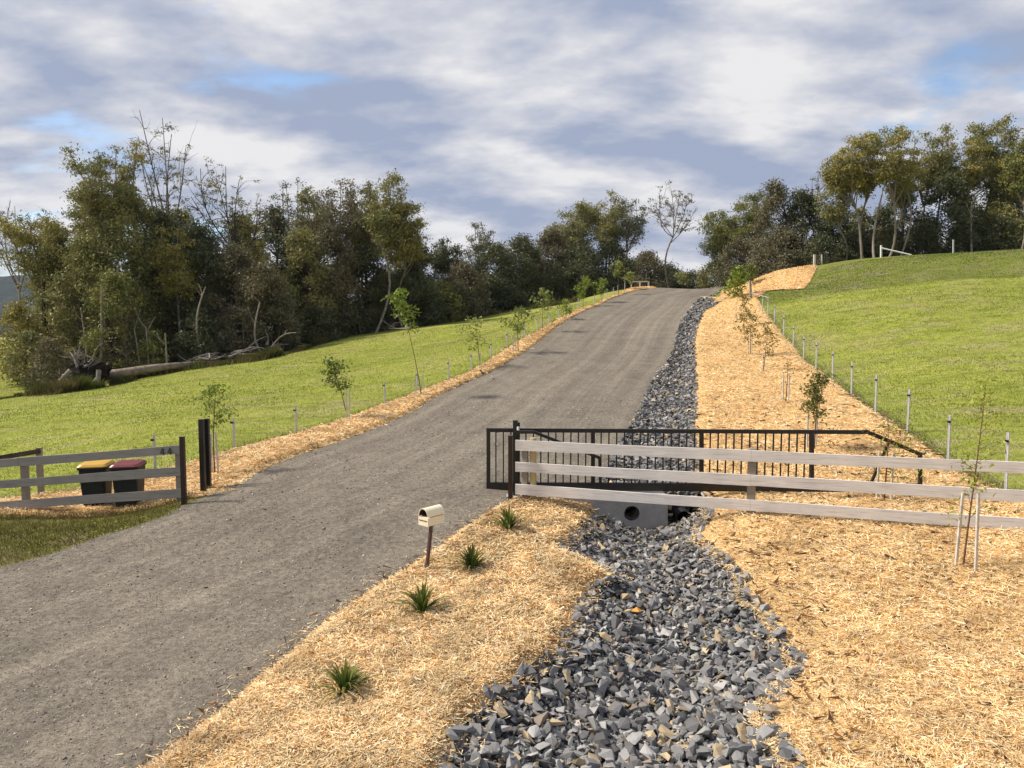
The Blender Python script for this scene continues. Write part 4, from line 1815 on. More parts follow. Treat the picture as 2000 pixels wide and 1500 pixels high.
sapling(1175, 592, 546, 'lime green young tree with a pointed crown near the crest', (.3, 1.0), .6, 380, .13, LIME, .0, 18, 0, 16)
stake(1173, 574, 592)
sapling(1207, 578, 514, 'flat topped young tree with a bare stem at the crest', (.6, 1.0), .9, 300, .15, ((.17, .20, .05), (.28, .30, .09)), .0, 19, 0, 14, 1.6)
stake(1206, 557, 576)
sapling(1231, 566, 534, 'small pale young tree beside the rail frame on the crest', (.3, 1.0), .7, 260, .15, ((.17, .20, .05), (.28, .30, .09)), .0, 20, 0, 10)
sapling(1333, 563, 535, 'pale young tree standing beyond the road crest', (.3, 1.0), .9, 280, .17, ((.15, .17, .05), (.26, .27, .09)), .0, 21, 0, 10)


# ------------------------------------------------------------------ small far fittings
def post_at(name, px, pyt, pyb, d, w, mat, label, cat='post'):
    b = P(px, pyb, d)
    t = P(px, pyt, d)
    zg = float(T(b[0], b[1]))
    o = empty(name, (b[0], b[1], zg))
    tag(o, label, cat)
    m = MB()
    m.beam((b[0], b[1], min(zg, b[2]) - .3), t, w, w, bev=w * .12)
    m.build('upright', mat, o)
    return o


rf = empty('rail_frame', P(1250, 566, 92))
tag(rf, 'low pale rail frame of three posts at the road crest', 'fence')
for px in (1233, 1250, 1267):
    p = P(px, 549, 92)
    m = MB()
    m.beam((p[0], p[1], float(T(p[0], p[1])) - .3), p, .16, .16)
    m.build('post', M_stake, rf)
m = MB()
m.beam(P(1233, 550, 91.9), P(1267, 550, 91.9), .08, .13)
m.build('rail', M_stake, rf)

tp = post_at('tether_post', 1721, 479, 508, 76, .16, M_paintpost, 'white post with a sloping white pole at the top of the upper paddock')
m = MB()
m.tube([P(1722, 484.5, 75.9), P(1780, 498, 75.2)], .07, 8)
m.build('sloping_pole', M_paintpost, tp)
post_at('fence_post', 1591, 497, 518, 79, .22, M_stake, 'thick timber post at the upper corner of the straw slope')
post_at('fence_post', 1605, 497, 516, 79, .12, M_stake, 'thin timber post next to the thick one above the straw slope')
post_at('fence_post', 1862, 468, 495, 74, .12, M_steel, 'lone steel post in front of the wood on the upper paddock')
lr = empty('low_rail', P(1633, 512, 79))
tag(lr, 'low dark rail at the edge of the upper wood', 'fence')
m = MB()
m.beam(P(1615, 507, 79), P(1652, 506, 79), .08, .12)
m.build('rail', M_bark_dark, lr)
for px in (1617, 1650):
    p = P(px, 505, 79.1)
    m = MB()
    m.beam((p[0], p[1], float(T(p[0], p[1])) - .2), p, .12, .12)
    m.build('post', M_bark_dark, lr)


# ------------------------------------------------------------------ birds
def bird(px, py, L_, yaw, label, dark):
    b = G(px, py)
    b[2] += .012
    o = empty('bird', b)
    tag(o, label, 'bird', 'birds at the road edge')
    ax = np.array((math.cos(yaw), math.sin(yaw), 0))
    up = np.array((0, 0, 1.0))

    def at(t, z):
        return b + ax * t * L_ + up * z * L_
    # beak tip, head, neck, breast, belly, rump, tail: one continuous body
    pts = [at(.44, .74), at(.36, .76), at(.29, .79), at(.20, .76), at(.12, .62), at(.0, .48), at(-.14, .38), at(-.27, .30), at(-.45, .20), at(-.62, .12)]
    rd = np.array([.006, .03, .085, .095, .105, .145, .125, .075, .045, .02]) * L_
    MB().tube(pts, rd, 10).build('body', M_birddark if dark else M_birdpale, o, smooth=True)
    sd = np.cross(up, ax)
    for s in (-1, 1):
        MB().tube([at(.02, .40) + sd * s * .05 * L_, at(.0, .18) + sd * s * .06 * L_, at(.03, -.02) + sd * s * .06 * L_, at(.12, -.02) + sd * s * .07 * L_], [.016 * L_, .012 * L_, .012 * L_, .008 * L_], 5).build('leg', M_birddark, o)
        MB().tube([at(.10, .55) + sd * s * .10 * L_, at(-.08, .44) + sd * s * .135 * L_, at(-.30, .30) + sd * s * .07 * L_, at(-.46, .2) + sd * s * .02 * L_], [.03 * L_, .07 * L_, .045 * L_, .012 * L_], 6).build('wing', M_birddark, o, smooth=True)


bird(941, 733, .30, math.radians(160), 'small dark bird perched at the edge of the straw verge', True)
bird(963, 744, .27, math.radians(150), 'small pale breasted bird standing on the gravel road', False)


# ------------------------------------------------------------------ the woods
PALS = {
    'dark': [(.066, .078, .040), (.094, .104, .050), (.132, .134, .062)],
    'olive': [(.150, .162, .062), (.215, .208, .076), (.295, .262, .092)],
    'green': [(.125, .145, .045), (.180, .190, .055), (.250, .235, .065)],
    'gold': [(.175, .170, .052), (.250, .222, .062), (.340, .285, .075)],
    'brown': [(.118, .110, .066), (.155, .140, .078), (.20, .170, .092)],
    'grey': [(.115, .122, .078), (.155, .160, .102), (.200, .200, .125)],
}


def shell_points(r, n, cen, rad, bias=.45):
    v = r.normal(0, 1, (n, 3))
    v /= np.linalg.norm(v, axis=1)[:, None]
    q = np.minimum(np.abs(r.normal(.62, .3, (n, 1))), 1.3)
    return cen + v * q * rad


def crown_mesh(r, clumps, pal, leaf, dens, o, b):
    cs, ss, cc = [], [], []
    p = np.array(PALS[pal])
    for c, rd in clumps:
        rd = np.array(rd)
        area = (rd[0] * rd[1] * rd[2]) ** (2 / 3.0) * 12.0
        n = max(12, int(area * dens / (leaf * leaf * .5)))
        pts = shell_points(r, n, np.array(c), rd)
        cs.append(pts)
        ss.append(leaf * r.uniform(.6, 1.35, n))
        t = np.clip(r.normal(.5, .28) + r.normal(0, .22, n), 0, 1) * 2
        k = np.minimum(t.astype(int), 1)
        f = (t - k)[:, None]
        cc.append(p[k] * (1 - f) + p[k + 1] * f)
    V, F, C = leaf_quads(r, np.concatenate(cs) - b, np.concatenate(ss), np.concatenate(cc), .5, .35)
    return link('crown', mesh_np('crown', V, F, M_leaf, col=C), o)


def limb(m, r, p, q, r0, r1, sagz=0.0, n=6, k=5):
    p, q = np.array(p, float), np.array(q, float)
    L_ = np.linalg.norm(q - p)
    w = r.normal(0, .07 * L_, 3)
    pts, rd = [], []
    for i in range(n):
        t = i / (n - 1)
        pts.append(p + (q - p) * t + w * math.sin(math.pi * t) + np.array((0, 0, sagz * L_ * math.sin(math.pi * t))))
        rd.append(r0 + (r1 - r0) * t)
    m.tube(pts, rd, k, cap=False)
    return np.array(pts)


TREEN = 0


def tree(kind, px, ptop, hw, d, pal, label, group, lean=0.0, bark=None, base_px=None, sparse=1.0, seed=None, low=None):
    """px, ptop, hw: where the crown stands and how wide, d: distance; the foot stands on the ground"""
    global TREEN
    TREEN += 1
    r = np.random.default_rng(seed if seed is not None else 1000 + TREEN)
    bx = ((base_px if base_px is not None else px) - 1000) / FPX * d
    cx = (px - 1000) / FPX * d
    zb = float(T(bx, d))
    b = np.array((bx, d, zb))
    ztop = P(px, ptop, d)[2]
    H = ztop - zb
    R = hw / FPX * d
    name = {'gum': 'gum_tree', 'bush': 'dense_tree', 'bare': 'bare_tree', 'shrub': 'shrub'}[kind]
    o = empty(name, b)
    tag(o, label, 'shrub' if kind == 'shrub' else 'tree', group)
    m = MB()
    clumps = []
    leaf = .25 if d < 80 else .29
    if kind in ('bush', 'shrub'):
        lo = .04 if low is None else low
        tr0 = .02 * H + .05
        top = np.array((cx, d, zb + H * .93))
        tp = limb(m, r, b - np.array((0, 0, .3)), top, tr0, .03, n=8, k=6)
        n = int(38 + 44 * min(1.5, R / 3.5) * min(2, H / 10))
        for i in range(n):
            t = lo + (1 - lo) * (i + r.random()) / n
            # egg profile with a broken outline
            pr = math.sin(math.pi * min(1, .16 + .80 * t)) ** .65 * (1.0 if t < .62 else 1.0 - .55 * ((t - .62) / .38) ** 1.4)
            th = r.uniform(0, 6.283)
            q = R * pr * r.uniform(.58, 1.0)
            ax = b[:2] + (np.array((cx, d)) - b[:2]) * t
            rc = R * r.uniform(.22, .42) + .15
            c = np.array((ax[0] + math.cos(th) * q, ax[1] + math.sin(th) * q * .9, zb + t * H * .97 - rc * .3))
            clumps.append((c, (rc, rc, rc * r.uniform(.55, .95))))
            if r.random() < .45:
                s = tp[min(7, int(t * 7))]
                limb(m, r, s, c, .035 + .003 * H, .012, .05, 4, 4)
        zm = max(c[2] + rd[2] for c, rd in clumps)
        k_ = H / max(zm - zb, .5)
        clumps = [(np.array((c[0], c[1], zb + (c[2] - zb) * k_)), rd) for c, rd in clumps]
        crown_mesh(r, clumps, pal, leaf, (.45 if kind == 'bush' else .38) * sparse, o, b)
    elif kind == 'gum':
        base_fr = (.42 if R / H > .22 else .52) if low is None else low
        tr0 = .0065 * H + .05
        fork = np.array((bx + (cx - bx) * .55, d, zb + H * (base_fr + .02)))
        tp = limb(m, r, b - np.array((0, 0, .3)), fork, tr0, tr0 * .62, n=8, k=7)
        nl = 6 + int(r.integers(0, 3))
        for i in range(nl):
            th = 6.283 * (i + r.uniform(-.25, .25)) / nl
            q = R * r.uniform(.45, .95)
            t = r.uniform(.64, .95)
            e = np.array((cx + math.cos(th) * q, d + math.sin(th) * q, zb + H * t))
            if i == 0:
                e = np.array((cx + R * .1, d, zb + H * .93))
            s = tp[-1] if r.random() < .6 else tp[-2]
            lp_ = limb(m, r, s, e, tr0 * .5, .04, -.10, 7, 5)
            rc = R * .2 + .25
            clumps.append((e.copy(), (rc, rc, rc * .75)))
            for k in range(int(6 * sparse) + 3):
                f = r.uniform(.45, 1.0)
                s2 = lp_[min(6, int(f * 6))]
                dv = r.normal(0, 1, 3)
                dv[2] = abs(dv[2]) * .8 + .1
                dv /= np.linalg.norm(dv)
                rc = R * r.uniform(.17, .32) + .25
                c = s2 + dv * (R * r.uniform(.15, .42) + .25)
                c[2] = min(c[2], ztop - rc * .5)
                limb(m, r, s2, c, .05, .015, 0, 4, 4)
                clumps.append((c, (rc, rc, rc * r.uniform(.5, .8))))
        # stretch the crown so that its top stands at the height seen
        zm = max(c[2] + rd[2] for c, rd in clumps)
        zf = tp[-1][2]
        k_ = (ztop - zf) / max(zm - zf, .5)
        clumps = [(np.array((c[0], c[1], zf + (c[2] - zf) * k_ if c[2] > zf else c[2])), rd) for c, rd in clumps]
        m.v = [np.where(v[:, 2:3] > zf, np.c_[v[:, :2], zf + (v[:, 2] - zf) * k_], v) for v in m.v]
        crown_mesh(r, clumps, pal, leaf * .92, .44 * min(1.2, sparse), o, b)
    elif kind == 'bare':
        tr0 = .007 * H + .04
        fork = np.array((bx + (cx - bx) * .45, d, zb + H * .5))
        tp = limb(m, r, b - np.array((0, 0, .3)), fork, tr0, tr0 * .66, n=8, k=7)
        nl = 6
        tips = []
        for i in range(nl):
            a = (i + .5) / nl * 2 - 1 + r.uniform(-.1, .1)
            e = np.array((cx + a * R * 1.0, d + r.uniform(-.5, .5) * R, zb + H * (.96 - .22 * abs(a) ** 1.5) * r.uniform(.92, 1.0)))
            lp_ = limb(m, r, tp[-1 - int(r.integers(0, 2))], e, tr0 * .45, .03, -.07, 8, 5)
            for k in range(12):
                f = r.uniform(.35, 1.0)
                s2 = lp_[min(7, int(f * 7))]
                dv = (e - tp[-1]) / np.linalg.norm(e - tp[-1]) * .5 + r.normal(0, .6, 3)
                dv[2] = abs(dv[2])
                e2 = s2 + dv * R * r.uniform(.25, .5)
                e2[2] = min(e2[2], ztop)
                l2 = limb(m, r, s2, e2, .04, .014, 0, 5, 4)
                for j in range(4):
                    s3 = l2[int(r.integers(1, 5))]
                    e3 = s3 + (dv * .5 + r.normal(0, .4, 3)) * R * .28
                    limb(m, r, s3, e3, .018, .008, 0, 3, 3)
                    tips.append(e3)
        for c in tips:
            if r.random() < .5 * sparse:
                rc = r.uniform(.25, .5)
                clumps.append((c, (rc, rc, rc * .6)))
        for k in range(int(7 * sparse)):
            rc = R * r.uniform(.16, .26)
            clumps.append((np.array((cx + r.uniform(-.8, .8) * R, d + r.uniform(-.4, .4) * R, zb + H * r.uniform(.55, .85))), (rc, rc, rc * .55)))
        zf = tp[-1][2]
        k_ = (ztop - zf) / max(max(v[:, 2].max() for v in m.v) - zf, .5)
        clumps = [(np.array((c[0], c[1], zf + (c[2] - zf) * k_ if c[2] > zf else c[2])), rd) for c, rd in clumps]
        m.v = [np.where(v[:, 2:3] > zf, np.c_[v[:, :2], zf + (v[:, 2] - zf) * k_], v) for v in m.v]
        if clumps:
            crown_mesh(r, clumps, pal, leaf * .8, .24, o, b)
    m.build('trunk', bark or (M_bark if kind != 'bush' else M_bark_dark), o, smooth=True)
    return o


GL = 'trees in the wood behind the fallen root plate'
GC = 'trees beyond the crest of the drive'
GR = 'trees in the wood above the upper paddock'
WL = 'in the wood behind the fallen root plate'
WC = 'beyond the crest of the gravel drive'
WR = 'in the wood above the upper paddock'

LEFT = [
    ('bush', 40, 585, 48, 66, 'gold', 'low rounded tree with golden olive leaves at the open end of the wood', {}),
    ('bush', 105, 470, 52, 70, 'olive', None, {}),
    ('gum', 95, 412, 72, 72, 'gold', 'spreading golden leaved gum tree at the open end of the wood', {'base_px': 120, 'low': .5}),
    ('bare', 45, 388, 46, 92, 'grey', 'grey leafless tree top behind the golden gum', {'sparse': .3}),
    ('bush', 175, 455, 62, 67, 'olive', None, {}),
    ('gum', 205, 285, 66, 71, 'olive', 'tall loose crowned gum tree rising over dense olive trees', {'base_px': 190, 'low': .5, 'sparse': 1.3}),
    ('bush', 250, 345, 78, 70, 'olive', None, {}),
    ('bush', 225, 520, 60, 64, 'green', None, {}),
    ('gum', 278, 268, 40, 72, 'gold', 'golden tufted slim gum tree among dense olive trees', {'base_px': 262, 'bark': 'pale', 'low': .6}),
    ('bare', 318, 214, 66, 76, 'grey', 'tallest bare limbed gum tree with a few leaf tufts', {'base_px': 358, 'sparse': .55}),
    ('bush', 320, 395, 74, 74, 'dark', None, {}),
    ('bush', 395, 430, 72, 73, 'dark', None, {}),
    ('gum', 350, 440, 50, 70, 'gold', None, {'low': .5}),
    ('bare', 440, 308, 78, 75, 'olive', 'wide dead limbed gum tree with dark tufts and a slanting trunk', {'base_px': 500, 'sparse': 1.0, 'bark': 'dark'}),
    ('gum', 505, 405, 30, 77, 'gold', None, {'base_px': 480}),
    ('bush', 465, 470, 66, 72, 'brown', None, {}),
    ('bush', 540, 392, 52, 82, 'dark', None, {}),
    ('bush', 520, 500, 60, 71, 'brown', None, {}),
    ('gum', 585, 345, 42, 92, 'grey', 'thin pale gum tree with small separate tufts', {'sparse': .6, 'bark': 'pale'}),
    ('bush', 590, 440, 62, 80, 'olive', None, {}),
    ('bush', 650, 430, 60, 83, 'brown', None, {}),
    ('gum', 665, 340, 62, 86, 'brown', 'rusty crowned gum tree with a pale trunk', {'base_px': 676, 'bark': 'pale', 'sparse': .9}),
    ('gum', 768, 333, 62, 83, 'olive', 'big domed gum tree with a long bare grey trunk', {'base_px': 733, 'bark': 'pale', 'low': .5, 'sparse': 1.5}),
    ('bush', 715, 470, 55, 86, 'dark', None, {}),
    ('gum', 800, 424, 42, 84, 'gold', 'yellow crowned gum tree beside the big domed gum', {'base_px': 790, 'sparse': 1.3}),
    ('bush', 805, 500, 50, 86, 'dark', None, {}),
    ('gum', 872, 462, 36, 98, 'dark', None, {'sparse': 1.2}),
    ('bush', 860, 545, 50, 90, 'green', None, {}),
    ('bush', 905, 505, 46, 92, 'brown', None, {}),
    ('bush', 965, 470, 56, 100, 'dark', None, {}),
    ('gum', 938, 428, 34, 108, 'grey', 'slim gum tree with a sparse high crown', {'sparse': .6, 'bark': 'pale'}),
    ('bush', 1020, 455, 52, 104, 'dark', None, {}),
    ('bush', 1075, 440, 52, 108, 'brown', None, {}),
    ('bush', 1130, 470, 56, 106, 'dark', None, {}),
    ('gum', 1125, 390, 55, 112, 'olive', None, {'sparse': 1.3, 'base_px': 1135}),
    ('gum', 1185, 368, 48, 112, 'olive', None, {'sparse': 1.2}),
    ('gum', 1234, 385, 34, 110, 'grey', 'slender forked gum tree at the crest end of the wood', {'base_px': 1206, 'sparse': .9, 'bark': 'pale'}),
    ('bush', 1190, 460, 50, 110, 'dark', None, {}),
    ('bush', 120, 430, 50, 74, 'olive', None, {}),
    ('bush', 200, 350, 52, 76, 'olive', None, {}),
    ('bush', 360, 400, 56, 80, 'olive', None, {}),
    ('bush', 480, 410, 56, 83, 'dark', None, {}),
    ('bush', 640, 400, 52, 90, 'olive', None, {}),
    ('bush', 720, 420, 50, 90, 'olive', None, {}),
    ('gum', 720, 350, 44, 90, 'olive', None, {'sparse': 1.2, 'low': .5}),
    ('gum', 620, 365, 40, 92, 'olive', None, {'sparse': 1.1, 'low': .5}),
    ('bush', 820, 470, 44, 92, 'dark', None, {}),
    # second row that closes the wood
    ('bush', 150, 520, 70, 82, 'dark', None, {}),
    ('bush', 300, 480, 80, 84, 'dark', None, {}),
    ('bush', 440, 510, 80, 86, 'dark', None, {}),
    ('bush', 610, 500, 80, 96, 'dark', None, {}),
    ('bush', 770, 520, 80, 100, 'dark', None, {}),
    ('bush', 930, 520, 80, 112, 'dark', None, {}),
    ('bush', 1060, 500, 70, 116, 'dark', None, {}),
    # low trees along the edge
    ('shrub', 60, 640, 40, 63, 'olive', None, {}),
    ('shrub', 100, 655, 34, 61, 'brown', None, {}),
    ('shrub', 255, 590, 44, 64, 'brown', None, {}),
    ('shrub', 300, 640, 30, 63, 'green', None, {}),
    ('shrub', 390, 600, 50, 67, 'dark', None, {}),
    ('shrub', 470, 590, 50, 69, 'brown', None, {}),
    ('shrub', 545, 600, 45, 72, 'dark', None, {}),
    ('shrub', 620, 590, 50, 78, 'dark', None, {}),
    ('shrub', 690, 580, 45, 84, 'dark', None, {}),
    ('shrub', 765, 575, 40, 86, 'brown', None, {}),
    ('shrub', 840, 575, 48, 89, 'dark', None, {}),
    ('shrub', 910, 560, 48, 94, 'dark', None, {}),
    ('shrub', 985, 545, 52, 101, 'dark', None, {}),
    ('shrub', 1060, 535, 48, 106, 'dark', None, {}),
    ('shrub', 1125, 530, 46, 107, 'dark', None, {}),
]
CREST_T = [
    ('bare', 1312, 350, 48, 116, 'brown', 'tall bare limbed gum tree standing alone beyond the road crest', {'base_px': 1309, 'sparse': .9}),
    ('bush', 1262, 485, 42, 122, 'brown', None, {}),
    ('bush', 1300, 510, 45, 128, 'dark', None, {}),
    ('bush', 1345, 525, 42, 124, 'dark', None, {}),
    ('bush', 1220, 500, 40, 124, 'dark', None, {}),
    ('gum', 1400, 405, 46, 118, 'green', 'spreading green gum tree with layered tufts beyond the road crest', {'sparse': 1.3, 'low': .3, 'base_px': 1412}),
    ('bush', 1395, 500, 40, 116, 'olive', None, {}),
    ('gum', 1462, 372, 44, 112, 'green', None, {'sparse': 1.3, 'low': .35}),
    ('bush', 1440, 460, 46, 108, 'brown', None, {}),
]
RIGHT = [
    ('bush', 1505, 345, 46, 100, 'brown', 'tall rusty brown cypress shaped tree at the low end of the wood', {}),
    ('bush', 1560, 365, 52, 99, 'dark', None, {}),
    ('bush', 1525, 440, 60, 97, 'brown', None, {}),
    ('bare', 1578, 325, 26, 104, 'grey', 'thin twiggy bare tree top behind the rusty brown trees', {'sparse': .2}),
    ('gum', 1640, 262, 44, 91, 'gold', 'golden gum tree with several pale trunks on the hilltop', {'base_px': 1678, 'bark': 'pale', 'low': .48, 'sparse': 1.3}),
    ('gum', 1682, 250, 40, 92, 'olive', None, {'base_px': 1686, 'bark': 'pale', 'low': .5, 'sparse': 1.3}),
    ('bush', 1712, 395, 40, 99, 'dark', None, {}),
    ('bush', 1670, 400, 36, 99, 'olive', None, {}),
    ('gum', 1622, 330, 34, 93, 'olive', None, {'base_px': 1640, 'bark': 'pale', 'low': .4}),
    ('gum', 1738, 238, 44, 89, 'gold', 'tall gum tree on one straight slim trunk above the white post', {'base_px': 1721, 'bark': 'pale', 'low': .5, 'sparse': 1.6}),
    ('gum', 1760, 290, 32, 93, 'olive', None, {'base_px': 1752, 'bark': 'pale', 'low': .45, 'sparse': 1.2}),
    ('bush', 1620, 400, 46, 98, 'dark', None, {}),
    ('bush', 1660, 430, 44, 96, 'dark', None, {}),
    ('bush', 1755, 345, 38, 97, 'dark', None, {}),
    ('bush', 1700, 440, 40, 98, 'brown', None, {}),
    ('gum', 1825, 245, 42, 94, 'olive', 'round crowned open gum tree above a dark dense tree', {'bark': 'pale', 'low': .5, 'sparse': 1.2}),
    ('bush', 1838, 335, 52, 91, 'dark', 'broad dark evergreen in front of paler gum trees on the hill', {}),
    ('bush', 1900, 300, 56, 96, 'olive', None, {}),
    ('gum', 1795, 262, 30, 95, 'olive', None, {'bark': 'pale', 'low': .5}),
    ('gum', 1872, 268, 36, 94, 'gold', None, {'bark': 'pale', 'low': .5, 'sparse': 1.2}),
    ('gum', 1955, 262, 34, 95, 'gold', None, {'bark': 'pale', 'low': .5, 'sparse': 1.2}),
    ('gum', 1922, 230, 50, 97, 'olive', 'highest gum tree of the hilltop wood with airy tufts', {'bark': 'pale', 'sparse': 1.2, 'low': .5}),
    ('gum', 1985, 250, 46, 88, 'green', 'yellow green gum tree on a stout pale trunk at the wood edge', {'base_px': 1980, 'bark': 'pale', 'sparse': 1.4, 'low': .45}),
    ('bush', 1975, 330, 52, 94, 'olive', None, {}),
    ('bush', 1935, 390, 50, 92, 'olive', None, {}),
    ('bush', 1790, 420, 44, 98, 'dark', None, {}),
    ('bush', 2060, 320, 60, 90, 'olive', None, {}),
    ('shrub', 1600, 450, 36, 93, 'dark', None, {}),
    ('shrub', 1650, 455, 36, 94, 'dark', None, {}),
    ('shrub', 1730, 440, 34, 93, 'dark', None, {}),
    ('shrub', 1790, 440, 34, 93, 'dark', None, {}),
    ('shrub', 1880, 420, 40, 91, 'dark', None, {}),
    ('shrub', 1940, 420, 40, 90, 'dark', None, {}),
]
KINDW = {'bush': 'dense {c} evergreen tree', 'gum': '{c} gum tree with tufted crown', 'shrub': 'low {c} shrub', 'bare': 'bare {c} tree'}
PALW = {'dark': 'dark green', 'olive': 'olive green', 'green': 'mid green', 'gold': 'golden olive', 'brown': 'rusty brown', 'grey': 'grey green'}


def relation(e, lst):
    kind, px, pt, hw, d = e[:5]
    named = [q for q in lst if q[6]]
    q = min(named, key=lambda n: abs(n[1] - px) + 2 * abs(n[4] - d))
    words = q[6].split()
    cut = [i for i, w in enumerate(words) if w in ('at', 'rising', 'behind', 'with', 'and', 'standing', 'beside', 'on', 'above', 'in', 'among') and i > 1]
    short = ' '.join(words[:cut[0]] if cut else words)
    rel = 'behind' if d > q[4] + 5 else ('in front of' if d < q[4] - 5 else 'beside')
    return rel + ' the ' + short


def rank_word(k, n):
    if n == 2:
        return ('taller', 'shorter')[k]
    return 'tallest' if k == 0 else ('shortest' if k == n - 1 else 'middle sized')


for lst, g, w in ((LEFT, GL, WL), (CREST_T, GC, WC), (RIGHT, GR, WR)):
    labs = [e[6] or KINDW[e[0]].format(c=PALW[e[5]]) + ' ' + relation(e, lst) for e in lst]
    hts = [P(e[1], e[2], e[4])[2] - float(T((e[1] - 1000) / FPX * e[4], e[4])) for e in lst]
    for e, lab, h_ in zip(lst, list(labs), hts):
        kind, px, pt, hw, d, pal, _, kw = e
        kw = dict(kw)
        bk = kw.pop('bark', None)
        if bk:
            kw['bark'] = {'pale': M_bark_pale, 'dark': M_bark_dark}[bk]
        same = sorted([hh for hh, l2 in zip(hts, labs) if l2 == lab], reverse=True)
        if len(same) > 1:
            lab = rank_word(same.index(h_), len(same)) + ' ' + lab
        tree(kind, px, pt, hw, d, pal, lab, g, **kw)


def bare_trunks():
    """thin pale stems that show in front of the dark wood"""
    for px, pt, pb, d, w in ((191, 560, 712, 62, .30), (168, 600, 700, 63, .2), (325, 650, 712, 62, .2), (523, 590, 672, 68, .26), (290, 640, 710, 62.5, .16), (273, 645, 712, 62.8, .16),
                             (398, 560, 690, 66, .22), (1745, 350, 500, 90, .24), (1703, 380, 505, 88.5, .34), (1890, 400, 492, 88, .3)):
        x = (px - 1000) / FPX * d
        zb = float(T(x, d))
        zt = P(px, pt, d)[2]
        o = empty('slim_trunk', (x, d, zb))
        tag(o, 'slim pale bare trunk in the hilltop wood' if px > 1000 else ('straight pale bare trunk behind the fallen root plate' if px < 200 else 'slim pale bare trunk behind the dead branches and fallen log'), 'tree', 'slim bare trunks at the wood edge')
        r = np.random.default_rng(int(px))
        m = MB()
        pts = limb(m, r, (x, d, zb - .3), (x + r.uniform(-.6, .6), d, zt), w * .5, w * .25, n=8, k=6)
        m.build('trunk', M_bark_pale, o, smooth=True)
        for k in range(2):
            m = MB()
            s = pts[int(r.integers(5, 8))]
            limb(m, r, s, s + np.array((r.uniform(-.9, .9), r.uniform(-.8, .8), r.uniform(.8, 1.8))), .05, .015, 0, 5, 4)
            m.build('branch', M_bark_pale, o, smooth=True)


bare_trunks()


# ------------------------------------------------------------------ uprooted tree, dead wood heap, rough growth at the wood's foot
def root_plate():
    r = np.random.default_rng(31)
    c = G(172, 760)
    d = c[1]
    o = empty('uprooted_tree', c)
    tag(o, 'uprooted tree with a dark upturned root plate and a long fallen trunk', 'fallen tree')
    S = d / FPX

    def W(px, py, dy=0.0):
        return np.array(((px - 1000) * S, d + dy, P(px, py, d)[2]))
    # earth plate: lumpy thick disc facing the camera
    n, m_ = 26, 7
    V, F = [], []
    cen = W(170, 733)
    for k in range(m_):
        for i in range(n):
            th = 6.283 * i / n
            q = (k / (m_ - 1))
            rx = 37 * S * (1 + .22 * math.sin(3 * th + 1) + .16 * r.normal())
            rz = 34 * S * (1 + .18 * math.sin(2 * th) + .16 * r.normal())
            pr = math.sin(math.pi * (.04 + .92 * q)) ** .6
            V.append(cen + np.array((math.cos(th) * rx * pr, (q - .5) * 1.5 + r.normal(0, .12), math.sin(th) * rz * pr)))
    for k in range(m_ - 1):
        for i in range(n):
            F.append([k * n + i, k * n + (i + 1) % n, (k + 1) * n + (i + 1) % n, (k + 1) * n + i])
    F += [list(range(n))[::-1], list(range((m_ - 1) * n, m_ * n))]
    MB().add(V, F).build('root_earth', M_earth, o)
    for i in range(16):
        th = math.radians(r.uniform(70, 165)) if i < 10 else math.radians(r.uniform(0, 220))
        q = cen + np.array((math.cos(th) * 20 * S, r.uniform(-.9, .4), math.sin(th) * 18 * S))
        ln_ = r.uniform(30, 54)
        e = cen + np.array((math.cos(th + r.normal(0, .35)) * ln_ * S, r.uniform(-1.4, .6), math.sin(th) * ln_ * S))
        e[2] = max(e[2], c[2] + .05)
        m = MB()
        pts = limb(m, r, q, e, r.uniform(.06, .15), .02, r.uniform(-.25, .25), 7, 6)
        for k in range(2):
            s0 = pts[int(r.integers(3, 6))]
            limb(m, r, s0, s0 + r.normal(0, .55, 3) + np.array((0, 0, .35)), .045, .012, .1, 5, 5)
        m.build('root', M_deadwood, o, smooth=True)
    for a, b_ in (((204, 722), (206, 765)), ((202, 738), (184, 766)), ((150, 722), (130, 745))):
        m = MB()
        limb(m, r, W(*a, -.9), W(*b_, -1.2), .2, .12, 0, 5, 7)
        m.build('root', M_deadwood, o, smooth=True)
    m = MB()
    m.tube([W(185, 735, .5), W(220, 731, 1.0), W(260, 724, 1.8), W(300, 719, 2.6), (W(345, 715, 3.6)), W(372, 713, 4.6)], [.42, .38, .34, .30, .24, .16], 10)
    m.build('trunk', M_bark, o, smooth=True)


root_plate()


